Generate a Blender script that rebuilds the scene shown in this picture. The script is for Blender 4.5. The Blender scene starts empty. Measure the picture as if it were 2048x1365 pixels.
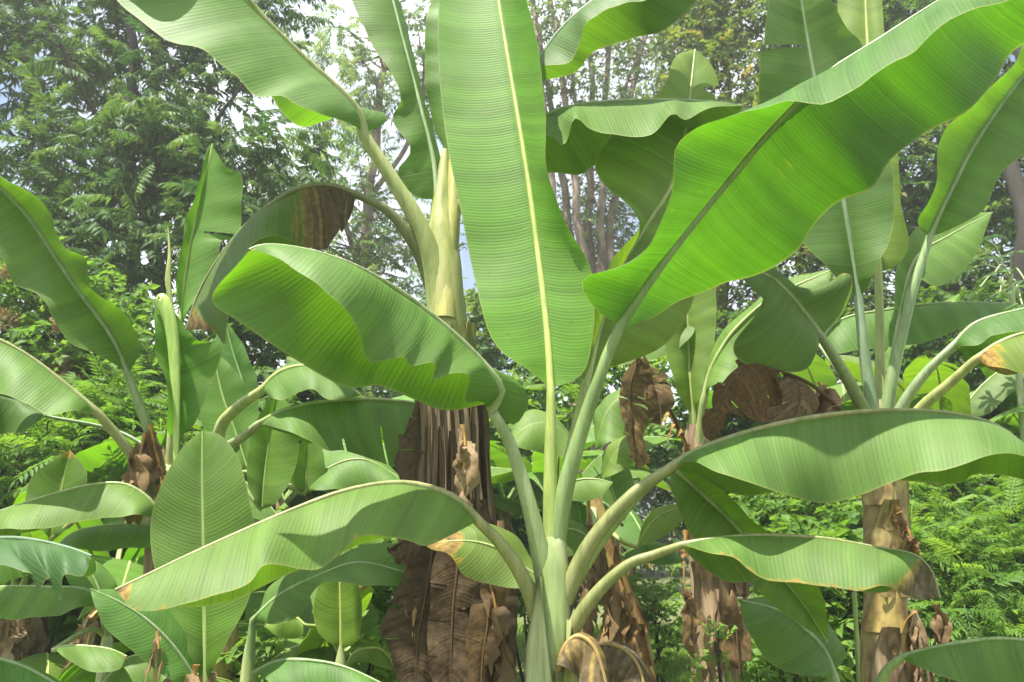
import bpy, math, random
import numpy as np
from mathutils import Vector, Matrix, noise

# ------------------------------------------------------------------ camera, sky, sun, exposure
S = bpy.context.scene
F = 1607.0                      # focal length in pixels of the 2048 px wide photograph
PITCH = math.radians(12.0)
CAM = np.array([0.0, 0.0, 1.6])
cd = bpy.data.cameras.new('camera'); cam = bpy.data.objects.new('camera', cd)
S.collection.objects.link(cam)
cam.location = CAM; cam.rotation_euler = (math.radians(90) + PITCH, 0, 0)
cd.sensor_width = 36.0; cd.lens = F / 2048 * 36.0; cd.clip_end = 2000; cd.clip_start = 0.05
cd.dof.use_dof = True; cd.dof.focus_distance = 2.7; cd.dof.aperture_fstop = 5.6
S.camera = cam

SUN_EL, SUN_AZ = math.radians(70), math.radians(-132)      # azimuth from +Y (view direction), + to the right
W = bpy.data.worlds.new('World'); S.world = W; W.use_nodes = True
nt = W.node_tree; nt.nodes.clear()
sky = nt.nodes.new('ShaderNodeTexSky'); sky.sky_type = 'NISHITA'; sky.sun_disc = False
sky.sun_elevation = SUN_EL; sky.sun_rotation = SUN_AZ
sky.air_density = 1.0; sky.dust_density = 3.0; sky.ozone_density = 1.0
bg = nt.nodes.new('ShaderNodeBackground'); bg.inputs[1].default_value = 0.085
wo = nt.nodes.new('ShaderNodeOutputWorld')
tc = nt.nodes.new('ShaderNodeTexCoord')
cn = nt.nodes.new('ShaderNodeTexNoise'); cn.inputs['Scale'].default_value = 2.6; cn.inputs['Detail'].default_value = 6
cr = nt.nodes.new('ShaderNodeMapRange'); cr.inputs[1].default_value = 0.40; cr.inputs[2].default_value = 0.62
cm = nt.nodes.new('ShaderNodeMix'); cm.data_type = 'RGBA'
cm.inputs[7].default_value = (8.5, 8.8, 9.2, 1)
nt.links.new(tc.outputs['Generated'], cn.inputs['Vector']); nt.links.new(cn.outputs[0], cr.inputs[0])
nt.links.new(cr.outputs[0], cm.inputs[0]); nt.links.new(sky.outputs[0], cm.inputs[6])
nt.links.new(cm.outputs[2], bg.inputs[0]); nt.links.new(bg.outputs[0], wo.inputs[0])

sd = bpy.data.lights.new('sun', 'SUN'); sun = bpy.data.objects.new('sun', sd); S.collection.objects.link(sun)
sd.energy = 5.0; sd.angle = math.radians(0.55); sd.color = (1.0, 0.955, 0.85)
SD = Vector((math.sin(SUN_AZ) * math.cos(SUN_EL), math.cos(SUN_AZ) * math.cos(SUN_EL), math.sin(SUN_EL)))
sun.rotation_euler = SD.to_track_quat('Z', 'Y').to_euler()
sun.location = (0, 0, 30)

S.view_settings.view_transform = 'Standard'; S.view_settings.look = 'None'
S.view_settings.exposure = 1.52; S.view_settings.gamma = 1.0; S.view_settings.use_curve_mapping = False
S.render.engine = 'CYCLES'
S.cycles.use_denoising = True
S.cycles.max_bounces = 8; S.cycles.diffuse_bounces = 3; S.cycles.glossy_bounces = 2
S.cycles.transmission_bounces = 5; S.cycles.transparent_max_bounces = 6; S.cycles.volume_bounces = 0
S.cycles.caustics_reflective = False; S.cycles.caustics_refractive = False
S.cycles.sample_clamp_indirect = 4.0
rng = np.random.default_rng(7); random.seed(7)
COL = S.collection
HAZE = 0.0036

# ------------------------------------------------------------------ helpers
def P(px, py, d):
    """point on the photograph's ray through pixel (px, py), at world distance d along +Y"""
    x = (px - 1024) / F; y = (682.5 - py) / F
    v = np.array([x, math.cos(PITCH) - y * math.sin(PITCH), math.sin(PITCH) + y * math.cos(PITCH)])
    return CAM + v * (d / v[1])
def PP(a):
    return np.array([P(*q) for q in a])
def catmull(pts, n=24):
    p = np.asarray(pts, float)
    if len(p) == 2:
        return p[0] + np.linspace(0, 1, n)[:, None] * (p[1] - p[0])
    q = np.vstack([2 * p[0] - p[1], p, 2 * p[-1] - p[-2]])
    out = []
    for i in range(1, len(q) - 2):
        t = np.linspace(0, 1, n, endpoint=False)[:, None]
        a, b, c, e = q[i - 1], q[i], q[i + 1], q[i + 2]
        out.append(0.5 * (2 * b + (c - a) * t + (2 * a - 5 * b + 4 * c - e) * t ** 2 + (3 * b - a - 3 * c + e) * t ** 3))
    out.append(p[-1][None]); return np.vstack(out)
def resample(pts, ts, dims=2):
    c = catmull(pts); l = np.concatenate([[0], np.cumsum(np.linalg.norm(np.diff(c[:, :dims], axis=0), axis=1))])
    l /= max(l[-1], 1e-9)
    return np.stack([np.interp(ts, l, c[:, k]) for k in range(c.shape[1])], 1)
def smooth1(a, k):
    if k < 2: return a
    pad = np.pad(a, (k, k), mode='edge'); ker = np.ones(2 * k + 1) / (2 * k + 1)
    return np.convolve(pad, ker, mode='valid')
def unit(v):
    return v / np.maximum(np.linalg.norm(v, axis=-1, keepdims=True), 1e-9)

def mesh_obj(name, verts, faces, mat, parent=None, smooth=True, uv=None, attrs=None, kind=None):
    """faces: an (n,3|4) int array or a list of such arrays"""
    me = bpy.data.meshes.new(name)
    verts = np.asarray(verts, np.float32)
    fl = faces if isinstance(faces, list) else [faces]
    fl = [np.asarray(f, np.int32) for f in fl if len(f)]
    idx = np.concatenate([f.ravel() for f in fl])
    tot = np.concatenate([np.full(len(f), f.shape[1], np.int32) for f in fl])
    start = np.concatenate([[0], np.cumsum(tot)[:-1]]).astype(np.int32)
    me.vertices.add(len(verts)); me.vertices.foreach_set('co', verts.ravel())
    me.loops.add(len(idx)); me.loops.foreach_set('vertex_index', idx)
    me.polygons.add(len(tot)); me.polygons.foreach_set('loop_start', start)
    me.polygons.foreach_set('loop_total', tot)
    me.polygons.foreach_set('use_smooth', np.full(len(tot), smooth))
    if uv is not None:
        l = me.uv_layers.new(name='UVMap'); l.data.foreach_set('uv', np.asarray(uv, np.float32)[idx].ravel())
    for k, a in (attrs or {}).items():
        at = me.attributes.new(k, 'FLOAT', 'POINT'); at.data.foreach_set('value', np.asarray(a, np.float32))
    me.update(calc_edges=True); me.validate()
    me.materials.append(mat)
    o = bpy.data.objects.new(name, me); COL.objects.link(o)
    if parent is not None:
        o.parent = parent
        o.matrix_parent_inverse = mat_inv(parent)
    if kind: o['kind'] = kind
    return o
def mat_inv(parent):
    root = parent
    while root.parent is not None: root = root.parent
    return Matrix.Translation(-Vector(root.location)) if parent is root else Matrix.Identity(4)
def thing(name, label, cat, loc, group=None):
    o = bpy.data.objects.new(name, None); COL.objects.link(o); o.location = Vector(loc)
    o.empty_display_size = 0.2
    o['label'] = label; o['category'] = cat
    if group: o['group'] = group
    return o

def tube(pts, radii, sides=8, flat=None, groove=0.0):
    """verts, quads of a tube along pts with per-point radii; flat = (vec, factor) squashes along vec"""
    p = np.asarray(pts, float); n = len(p); r = np.asarray(radii, float) * np.ones(n)
    t = unit(np.gradient(p, axis=0))
    ref = np.array([0.0, 0.0, 1.0]) if abs(t[:, 2].mean()) < 0.85 else np.array([0.0, 1.0, 0.0])
    a = unit(np.cross(t, ref)); b = np.cross(t, a)
    th = np.linspace(0, 2 * math.pi, sides, endpoint=False)
    ring = np.cos(th)[None, :, None] * a[:, None] + np.sin(th)[None, :, None] * b[:, None]
    if flat is not None:
        f = unit(np.asarray(flat[0], float)); ring = ring - (ring @ f)[..., None] * f * (1 - flat[1])
    if groove: ring = ring * (1 - groove * np.exp(-((th - math.pi * 1.5) / 0.55) ** 2))[None, :, None]
    v = p[:, None] + ring * r[:, None, None]
    i = np.arange(n - 1)[:, None] * sides; j = np.arange(sides)[None]
    q = np.stack([i + j, i + (j + 1) % sides, i + sides + (j + 1) % sides, i + sides + j], -1).reshape(-1, 4)
    uv = np.stack([np.tile(np.arange(sides) / sides, n), np.repeat(np.linspace(0, 1, n), sides)], 1)
    return v.reshape(-1, 3), q, uv
def join(parts):
    vs, fs, n = [], [], 0
    for v, f in parts:
        vs.append(v); fs.append(np.asarray(f) + n); n += len(v)
    return np.vstack(vs), np.vstack(fs)

# ------------------------------------------------------------------ materials
def new_mat(name):
    m = bpy.data.materials.new(name); m.use_nodes = True; n = m.node_tree; n.nodes.clear()
    return m, n, n.nodes.new, n.links.new
def ramp(N, stops, interp='LINEAR'):
    r = N('ShaderNodeValToRGB'); r.color_ramp.interpolation = interp
    e = r.color_ramp.elements
    while len(e) < len(stops): e.new(0.5)
    for k, (p, c) in enumerate(stops):
        e[k].position = p; e[k].color = (*c, 1) if len(c) == 3 else c
    return r
def math_n(N, L, op, a, b=None, clamp=False):
    m = N('ShaderNodeMath'); m.operation = op; m.use_clamp = clamp
    for k, x in enumerate((a, b)):
        if x is None: continue
        if isinstance(x, (int, float)): m.inputs[k].default_value = x
        else: L(x, m.inputs[k])
    return m.outputs[0]
def mix_c(N, L, fac, a, b, blend='MIX'):
    m = N('ShaderNodeMix'); m.data_type = 'RGBA'; m.blend_type = blend
    for k, x in ((0, fac), (6, a), (7, b)):
        if isinstance(x, (int, float)): m.inputs[k].default_value = x
        elif isinstance(x, tuple): m.inputs[k].default_value = (*x, 1) if len(x) == 3 else x
        else: L(x, m.inputs[k])
    return m.outputs[2]
def noise_n(N, L, vec, scale, detail=3, dims='3D'):
    t = N('ShaderNodeTexNoise'); t.noise_dimensions = dims
    t.inputs['Scale'].default_value = scale; t.inputs['Detail'].default_value = detail
    if vec is not None: L(vec, t.inputs['W' if dims == '1D' else 'Vector'])
    return t.outputs[0]

def banana_leaf_material(name, base, trans, tr_mix=0.42, rough=0.55):
    m, nt, N, L = new_mat(name)
    uv = N('ShaderNodeUVMap'); sep = N('ShaderNodeSeparateXYZ'); L(uv.outputs[0], sep.inputs[0])
    au = math_n(N, L, 'ABSOLUTE', math_n(N, L, 'SUBTRACT', sep.outputs[0], 0.5))          # 0 midrib .. 0.5 margin
    vein = math_n(N, L, 'SUBTRACT', sep.outputs[1], math_n(N, L, 'MULTIPLY', math_n(N, L, 'POWER', math_n(N, L, 'MULTIPLY', au, 2.0), 1.7), 0.05))
    oi = N('ShaderNodeObjectInfo')
    vein_o = math_n(N, L, 'ADD', vein, math_n(N, L, 'MULTIPLY', oi.outputs['Random'], 37.0))
    n1 = noise_n(N, L, vein_o, 95, 2, '1D'); n2 = noise_n(N, L, vein_o, 14, 2, '1D')
    wv = math_n(N, L, 'SINE', math_n(N, L, 'MULTIPLY', vein_o, 2 * math.pi / 0.0115))
    geo = N('ShaderNodeNewGeometry')
    blot = noise_n(N, L, geo.outputs['Position'], 9, 4)
    f = math_n(N, L, 'ADD', math_n(N, L, 'MULTIPLY', math_n(N, L, 'SUBTRACT', n1, 0.5), 0.42), math_n(N, L, 'MULTIPLY', math_n(N, L, 'SUBTRACT', n2, 0.5), 0.6))
    f = math_n(N, L, 'ADD', f, math_n(N, L, 'MULTIPLY', wv, 0.022))
    f = math_n(N, L, 'ADD', f, math_n(N, L, 'MULTIPLY', math_n(N, L, 'SUBTRACT', blot, 0.5), 0.35))
    val = math_n(N, L, 'ADD', 1.0, f)
    obc = oi.outputs['Color']
    def tinted(c):
        x = mix_c(N, L, 1.0, c, obc, 'MULTIPLY')
        hs = N('ShaderNodeHueSaturation'); L(x, hs.inputs['Color']); L(val, hs.inputs['Value'])
        hh = math_n(N, L, 'ADD', 0.487, math_n(N, L, 'MULTIPLY', oi.outputs['Random'], 0.022)); L(hh, hs.inputs['Hue'])
        return hs.outputs[0]
    cb, ct = tinted(base), tinted(trans)
    # pale rib strip and thin yellowish margin
    rib = N('ShaderNodeMapRange'); L(au, rib.inputs[0]); rib.inputs[1].default_value = 0.0; rib.inputs[2].default_value = 0.028
    rib.inputs[3].default_value = 0.75; rib.inputs[4].default_value = 0.0
    mar = N('ShaderNodeMapRange'); L(au, mar.inputs[0]); mar.inputs[1].default_value = 0.488; mar.inputs[2].default_value = 0.5
    mar.inputs[3].default_value = 0.0; mar.inputs[4].default_value = 0.55
    cb = mix_c(N, L, rib.outputs[0], cb, (0.30, 0.38, 0.10)); ct = mix_c(N, L, rib.outputs[0], ct, (0.30, 0.36, 0.06))
    cb = mix_c(N, L, mar.outputs[0], cb, (0.30, 0.30, 0.10)); ct = mix_c(N, L, mar.outputs[0], ct, (0.38, 0.36, 0.08))
    # specks, vein-wise yellow flecks and a faint waxy bloom
    sp = N('ShaderNodeMapRange'); L(noise_n(N, L, geo.outputs['Position'], 62, 2), sp.inputs[0]); sp.inputs[1].default_value = 0.70; sp.inputs[2].default_value = 0.74; sp.inputs[4].default_value = 0.55
    cuv = N('ShaderNodeCombineXYZ'); L(math_n(N, L, 'MULTIPLY', sep.outputs[0], 5.0), cuv.inputs[0]); L(math_n(N, L, 'MULTIPLY', vein_o, 42.0), cuv.inputs[1])
    st = N('ShaderNodeMapRange'); L(noise_n(N, L, cuv.outputs[0], 1.0, 2), st.inputs[0]); st.inputs[1].default_value = 0.66; st.inputs[2].default_value = 0.78; st.inputs[4].default_value = 0.45
    wx = N('ShaderNodeMapRange'); L(noise_n(N, L, geo.outputs['Position'], 3.2, 5), wx.inputs[0]); wx.inputs[1].default_value = 0.45; wx.inputs[2].default_value = 0.75; wx.inputs[4].default_value = 0.30
    cb = mix_c(N, L, wx.outputs[0], cb, (0.20, 0.26, 0.13)); cb = mix_c(N, L, st.outputs[0], cb, (0.20, 0.25, 0.05)); cb = mix_c(N, L, sp.outputs[0], cb, (0.10, 0.075, 0.03))
    ct = mix_c(N, L, st.outputs[0], ct, (0.26, 0.34, 0.02)); ct = mix_c(N, L, sp.outputs[0], ct, (0.10, 0.10, 0.02))
    # withered tissue
    at = N('ShaderNodeAttribute'); at.attribute_name = 'dead'
    streak = noise_n(N, L, vein_o, 40, 3, '1D')
    dn = math_n(N, L, 'ADD', at.outputs['Fac'], math_n(N, L, 'MULTIPLY', math_n(N, L, 'SUBTRACT', math_n(N, L, 'ADD', math_n(N, L, 'MULTIPLY', streak, 0.6), math_n(N, L, 'MULTIPLY', blot, 0.4)), 0.5), 1.3))
    dn = math_n(N, L, 'MULTIPLY', dn, math_n(N, L, 'GREATER_THAN', at.outputs['Fac'], 0.02), True)
    dc = ramp(N, [(0.30, (0, 0, 0, 0)), (0.42, (1, 1, 1, 1))]); L(dn, dc.inputs[0])
    dcol = ramp(N, [(0.35, (0.34, 0.29, 0.06)), (0.5, (0.32, 0.23, 0.09)), (0.68, (0.20, 0.15, 0.08)), (0.85, (0.13, 0.10, 0.06)), (1.0, (0.20, 0.16, 0.115))]); L(dn, dcol.inputs[0])
    dcl = mix_c(N, L, 1.0, dcol.outputs[0], obc, 'MULTIPLY')
    cb = mix_c(N, L, dc.outputs[0], cb, dcl); ct = mix_c(N, L, dc.outputs[0], ct, dcl)
    crz = noise_n(N, L, geo.outputs['Position'], 55, 5); dv = N('ShaderNodeHueSaturation'); L(cb, dv.inputs['Color'])
    L(math_n(N, L, 'ADD', 1.0, math_n(N, L, 'MULTIPLY', dc.outputs[0], math_n(N, L, 'MULTIPLY', math_n(N, L, 'SUBTRACT', crz, 0.55), 1.8))), dv.inputs['Value']); cb = dv.outputs[0]
    bp = N('ShaderNodeBump'); bp.inputs['Strength'].default_value = 0.11; bp.inputs['Distance'].default_value = 0.004
    h = math_n(N, L, 'ADD', math_n(N, L, 'MULTIPLY', wv, 0.5), math_n(N, L, 'MULTIPLY', n1, 1.0)); L(h, bp.inputs['Height'])
    pr = N('ShaderNodeBsdfPrincipled'); L(cb, pr.inputs['Base Color'])
    L(math_n(N, L, 'ADD', rough, math_n(N, L, 'MULTIPLY', dc.outputs[0], 0.35)), pr.inputs['Roughness'])
    L(math_n(N, L, 'SUBTRACT', 0.27, math_n(N, L, 'MULTIPLY', dc.outputs[0], 0.2)), pr.inputs['Specular IOR Level'])
    L(bp.outputs[0], pr.inputs['Normal'])
    tr = N('ShaderNodeBsdfTranslucent'); L(ct, tr.inputs[0]); L(bp.outputs[0], tr.inputs[1])
    mx = N('ShaderNodeMixShader'); mx.inputs[0].default_value = tr_mix; L(pr.outputs[0], mx.inputs[1]); L(tr.outputs[0], mx.inputs[2])
    ou = N('ShaderNodeOutputMaterial'); L(mx.outputs[0], ou.inputs[0])
    return m
def plain_material(name, stops, scale=6, stretch=(1, 1, 1), rough=0.6, bump=0.3, trans=0.0, detail=6, spec=0.4, gen='Object'):
    """mottled natural surface: noise along stretched object coordinates through a colour ramp"""
    m, nt, N, L = new_mat(name)
    tc = N('ShaderNodeTexCoord'); mp = N('ShaderNodeMapping'); mp.inputs['Scale'].default_value = stretch
    L(tc.outputs[gen], mp.inputs[0])
    oi = N('ShaderNodeObjectInfo'); off = N('ShaderNodeVectorMath'); off.operation = 'ADD'
    L(mp.outputs[0], off.inputs[0]); cx = N('ShaderNodeCombineXYZ')
    L(math_n(N, L, 'MULTIPLY', oi.outputs['Random'], 30.0), cx.inputs[0]); L(cx.outputs[0], off.inputs[1])
    n1 = noise_n(N, L, off.outputs[0], scale, detail)
    r = ramp(N, stops); L(n1, r.inputs[0])
    n2 = noise_n(N, L, off.outputs[0], scale * 4.3, 4)
    v = N('ShaderNodeHueSaturation'); L(r.outputs[0], v.inputs['Color'])
    L(math_n(N, L, 'ADD', 0.62, math_n(N, L, 'MULTIPLY', n2, 0.76)), v.inputs['Value'])
    c = mix_c(N, L, 1.0, v.outputs[0], oi.outputs['Color'], 'MULTIPLY')
    ra = N('ShaderNodeAttribute'); ra.attribute_name = 'rim'; c = mix_c(N, L, ra.outputs['Fac'], c, (0.055, 0.035, 0.018))
    bp = N('ShaderNodeBump'); bp.inputs['Strength'].default_value = bump; bp.inputs['Distance'].default_value = 0.01
    L(math_n(N, L, 'ADD', n1, math_n(N, L, 'MULTIPLY', n2, 0.5)), bp.inputs['Height'])
    pr = N('ShaderNodeBsdfPrincipled'); L(c, pr.inputs['Base Color']); pr.inputs['Roughness'].default_value = rough
    pr.inputs['Specular IOR Level'].default_value = spec; L(bp.outputs[0], pr.inputs['Normal'])
    ou = N('ShaderNodeOutputMaterial'); sh = pr.outputs[0]
    if trans > 0:
        tr = N('ShaderNodeBsdfTranslucent'); L(c, tr.inputs[0]); mx = N('ShaderNodeMixShader'); mx.inputs[0].default_value = trans
        L(sh, mx.inputs[1]); L(tr.outputs[0], mx.inputs[2]); sh = mx.outputs[0]
    L(sh, ou.inputs[0]); return m
def foliage_material(name, stops, tstops, tr=0.4, rough=0.5, spec=0.18):
    """small leaves; the point attribute 'tone' picks each leaf's own colour"""
    m, nt, N, L = new_mat(name)
    at = N('ShaderNodeAttribute'); at.attribute_name = 'tone'
    r1 = ramp(N, stops); r2 = ramp(N, tstops); L(at.outputs['Fac'], r1.inputs[0]); L(at.outputs['Fac'], r2.inputs[0])
    pr = N('ShaderNodeBsdfPrincipled'); L(r1.outputs[0], pr.inputs['Base Color']); pr.inputs['Roughness'].default_value = rough
    pr.inputs['Specular IOR Level'].default_value = spec
    t = N('ShaderNodeBsdfTranslucent'); L(r2.outputs[0], t.inputs[0])
    mx = N('ShaderNodeMixShader'); mx.inputs[0].default_value = tr; L(pr.outputs[0], mx.inputs[1]); L(t.outputs[0], mx.inputs[2])
    ou = N('ShaderNodeOutputMaterial'); L(mx.outputs[0], ou.inputs[0]); return m

LEAF = banana_leaf_material('banana_leaf', (0.108, 0.19, 0.042), (0.14, 0.31, 0.008))
STALK = plain_material('leaf_stalk', [(0.3, (0.18, 0.235, 0.09)), (0.55, (0.26, 0.31, 0.145)), (0.8, (0.33, 0.36, 0.22))], 4, (6, 6, 0.8), 0.42, 0.15)
STALKD = plain_material('dry_leaf_stalk', [(0.3, (0.22, 0.17, 0.06)), (0.55, (0.32, 0.22, 0.08)), (0.8, (0.16, 0.09, 0.04))], 4, (6, 6, 1), 0.6, 0.3)
STEM = plain_material('green_pseudostem', [(0.25, (0.10, 0.09, 0.04)), (0.36, (0.17, 0.22, 0.075)), (0.5, (0.26, 0.30, 0.13)), (0.62, (0.35, 0.36, 0.21)), (0.74, (0.22, 0.20, 0.09)), (0.8, (0.10, 0.07, 0.035))], 2.6, (5, 5, 0.7), 0.45, 0.2)
STEMY = plain_material('yellowing_pseudostem', [(0.28, (0.09, 0.06, 0.035)), (0.40, (0.19, 0.135, 0.07)), (0.5, (0.29, 0.25, 0.12)), (0.58, (0.24, 0.18, 0.095)), (0.70, (0.12, 0.08, 0.05))], 4.2, (2.6, 2.6, 1.6), 0.65, 0.6)
STEMB = plain_material('brown_pseudostem', [(0.3, (0.065, 0.048, 0.032)), (0.5, (0.185, 0.14, 0.085)), (0.7, (0.29, 0.24, 0.165))], 3, (6, 6, 0.6), 0.75, 0.7)
DEAD = plain_material('dead_leaf', [(0.28, (0.09, 0.068, 0.044)), (0.48, (0.22, 0.17, 0.11)), (0.72, (0.38, 0.32, 0.235))], 7, (1, 1, 1), 0.75, 0.7, 0.3)
SHEATH = plain_material('dry_sheath', [(0.28, (0.07, 0.053, 0.035)), (0.5, (0.185, 0.15, 0.098)), (0.72, (0.32, 0.275, 0.20))], 4, (9, 9, 0.7), 0.7, 0.7, 0.12)
BARK_D = plain_material('dark_bark', [(0.3, (0.014, 0.012, 0.010)), (0.6, (0.036, 0.031, 0.025)), (0.8, (0.075, 0.068, 0.058))], 5, (1, 1, 0.35), 0.85, 0.8)
BARK_P = plain_material('pale_bark', [(0.3, (0.10, 0.075, 0.05)), (0.55, (0.26, 0.20, 0.145)), (0.75, (0.40, 0.34, 0.27))], 5, (1, 1, 0.5), 0.85, 0.8)

# ------------------------------------------------------------------ banana leaves
def profile(t, a=0.16, b=0.34):
    """half-width of a banana blade along its length, 0 at both ends"""
    x = np.clip(t / a, 0, 1); y = np.clip((1 - t) / b, 0, 1)
    return np.sin(x * math.pi / 2) ** 0.8 * np.sin(y * math.pi / 2) ** 0.75

def blade(name, M_f, A_f, B_f, parent, mat=LEAF, bulge=0.10, ripple=0.012, band=0.0, tears=(), rip_f=9.0, seed=0, rows=54, m=7,
          dead=None, tint=(1, 1, 1), crumple=0.0):
    """blade surface between midrib curve M and margins A, B (functions of t in 0..1 returning points)"""
    r = np.random.default_rng(seed + 11)
    ts = list(np.linspace(0, 1, rows)); cut = []
    for side, t, s0 in tears:
        ts += [t - 0.004, t + 0.004]; cut.append((side, t, s0))
    ts = np.array(sorted(ts)); n = len(ts)
    M, A, B = M_f(ts), A_f(ts), B_f(ts)
    tan = unit(np.gradient(M, axis=0))
    s = np.linspace(0, 1, m + 1)[1:]
    cols = [None] * (2 * m + 1); cols[m] = M
    uv = np.zeros((n, 2 * m + 1, 2)); ds = np.concatenate([[0], np.cumsum(np.linalg.norm(np.diff(M, axis=0), axis=1))])
    uv[:, m, 0] = 0.5; uv[..., 1] = ds[:, None]
    ph = r.uniform(0, 50)
    L_ = ds[-1]
    for side, E in ((0, A), (1, B)):
        V = E - M; w = np.linalg.norm(V, axis=1)
        nrm = unit(np.cross(tan, V)); nrm = np.stack([smooth1(nrm[:, k], 3) for k in range(3)], 1)
        if (nrm @ np.array([0, -0.4, 1.0]) * w).sum() < 0: nrm = -nrm
        wav = np.array([noise.noise((q * L_ * rip_f * 0.5 + ph + 20 * side, 3.1 * side, 0)) + 0.5 * noise.noise((q * L_ * rip_f * 1.4 + ph + 9, side, 4)) for q in ts])
        wav2 = np.array([noise.noise((q * L_ * 5.0 + ph + 33 * side, 7.7, side)) for q in ts])
        flap = np.zeros(n)
        cs = sorted([c[1] for c in cut if c[0] == side])
        edges = [-1] + cs + [2]
        for k in range(len(edges) - 1):
            sel = (ts > edges[k]) & (ts <= edges[k + 1])
            flap[sel] = r.uniform(-1, 1) * 0.035 if cs else 0.0
        for k, q in enumerate(s):
            p = M + V * q + nrm * (bulge * 4 * q * (1 - q) * w + ripple * q ** 1.6 * 2.0 * wav + band * q ** 0.7 * wav2 + flap * q ** 2)[:, None]
            if crumple > 0:
                cr_ = np.array([[noise.noise((a * 5.5 + ph, b_ * 5.5, c_ * 5.5 + z)) + 0.6 * noise.noise((a * 14 + ph, b_ * 14, c_ * 14 + z)) for z in (0, 31, 62)] for a, b_, c_ in p])
                p = p + cr_ * crumple
            c = m - 1 - k if side == 0 else m + 1 + k
            cols[c] = p; uv[:, c, 0] = 0.5 - 0.5 * q if side == 0 else 0.5 + 0.5 * q
    v = np.stack(cols, 1).reshape(-1, 3); nc = 2 * m + 1
    i = np.arange(n - 1)[:, None]; j = np.arange(nc - 1)[None]
    keep = np.ones((n - 1, nc - 1), bool)
    for side, t, s0 in cut:
        k = np.argmin(np.abs((ts[:-1] + ts[1:]) / 2 - t) + (np.diff(ts) > 0.0085) * 9)
        for c in range(nc - 1):
            q = (m - c) / m if side == 0 else (c + 1 - m) / m
            if (side == 0) == (c < m) and q > s0: keep[k, c] = False
    q = np.stack([i * nc + j, i * nc + j + 1, (i + 1) * nc + j + 1, (i + 1) * nc + j], -1)[keep]
    at = {'dead': np.zeros(len(v))}
    if dead is not None:
        tt = np.repeat(ts, nc); uu = np.tile(np.linspace(-1, 1, nc), n)
        at['dead'] = np.clip(dead(tt, uu), 0, 1)
    o = mesh_obj(name, v, q, mat, parent, uv=uv.reshape(-1, 2), attrs=at)
    o.color = (*tint, 1)
    return o

def stalk(parent, pts3, r0, r1, r2, nb, mat=STALK, tint=(1, 1, 1), name='leaf_stalk'):
    """petiole (first nb points) running on as the tapering midrib"""
    p = np.asarray(pts3); n = len(p); l = np.concatenate([[0], np.cumsum(np.linalg.norm(np.diff(p, axis=0), axis=1))])
    lb = l[nb] if nb > 0 else 0
    r = np.where(l <= lb, r0 + (r1 - r0) * (l / max(lb, 1e-6)) ** 0.7, r1 + (r2 - r1) * np.clip((l - lb) / max(l[-1] - lb, 1e-6), 0, 1) ** 0.6)
    v, q, uv = tube(p, r, 12, groove=0.45)
    o = mesh_obj(name, v, q, mat, parent, uv=uv); o.color = (*tint, 1); return o

LEAFN = [0]; CROWN = {}
def leaf(plant, mid, a, b, pet=None, w=0.24, sa=-1, sb=1, bulge=0.10, ripple=0.012, band=0.0, tears=(), rip_f=9.0, dead=None, tint=(1, 1, 1),
         r=(0.030, 0.017, 0.003), mat=LEAF, smat=STALK, stint=None, crumple=0.0, name='leaf', rows=54, prof=(0.16, 0.34)):
    """one leaf traced from the photograph: mid / margins a, b in pixels (base to tip); each margin's depth follows
    from the blade's real half-width w, turned towards (s<0) or away from (s>0) the viewer"""
    LEAFN[0] += 1; sd_ = LEAFN[0]
    T = np.linspace(0, 1, 160)
    mp = resample(mid, T); M3 = np.array([P(*q) for q in mp])
    Wt = w * np.maximum(profile(T, *prof), 0.02)
    def margin(e, sg):
        if isinstance(e, tuple):                      # direction vector: hidden half, hangs that way
            dv = unit(np.asarray(e, float)); tan = unit(np.gradient(M3, axis=0))
            dv = unit(dv[None] - (tan @ dv)[:, None] * tan)
            return M3 + dv * Wt[:, None]
        ep = resample(e, T)
        flat_ = np.array([P(x, y, d) for (x, y), d in zip(ep[:, :2], mp[:, 2])])
        dist = np.linalg.norm(flat_ - M3, axis=1)
        dd = sg * np.sqrt(np.maximum(Wt ** 2 - dist ** 2, 0))
        if ep.shape[1] > 2: dd = dd + ep[:, 2]
        dd = smooth1(smooth1(dd, 9), 7); dd *= np.clip(np.minimum(T / 0.06, (1 - T) / 0.05), 0, 1)
        return np.array([P(x, y, d) for (x, y), d in zip(ep[:, :2], mp[:, 2] + dd)])
    A3, B3 = margin(a, sa), margin(b, sb)
    f = lambda arr: (lambda t: np.stack([np.interp(t, T, arr[:, k]) for k in range(3)], 1))
    o = blade(name, f(M3), f(A3), f(B3), plant, mat, bulge, ripple, band, tears, rip_f, sd_, rows=rows, dead=dead, tint=tint, crumple=crumple)
    pp = [M3[k] for k in range(0, 160, 5)] + [M3[-1]]; nb = 0
    if pet is not None:
        pc = catmull(PP(pet + [tuple(mid[0])]), 8)[:-1]; nb = len(pc); pp = list(pc) + pp
    elif name == 'leaf' and plant.name in CROWN:      # stalk hidden in the photograph: from the crown to the blade's base
        c0 = CROWN[plant.name] - np.array([0, 0, 0.04]); e0 = M3[0]
        pc = catmull([c0, (c0 * 0.55 + e0 * 0.45) + np.array([0, 0.03, 0.04]), e0], 8)[:-1]; nb = len(pc); pp = list(pc) + pp
    stalk(o, pp, r[0], r[1], r[2], nb, smat, stint or tint)
    return o

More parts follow.
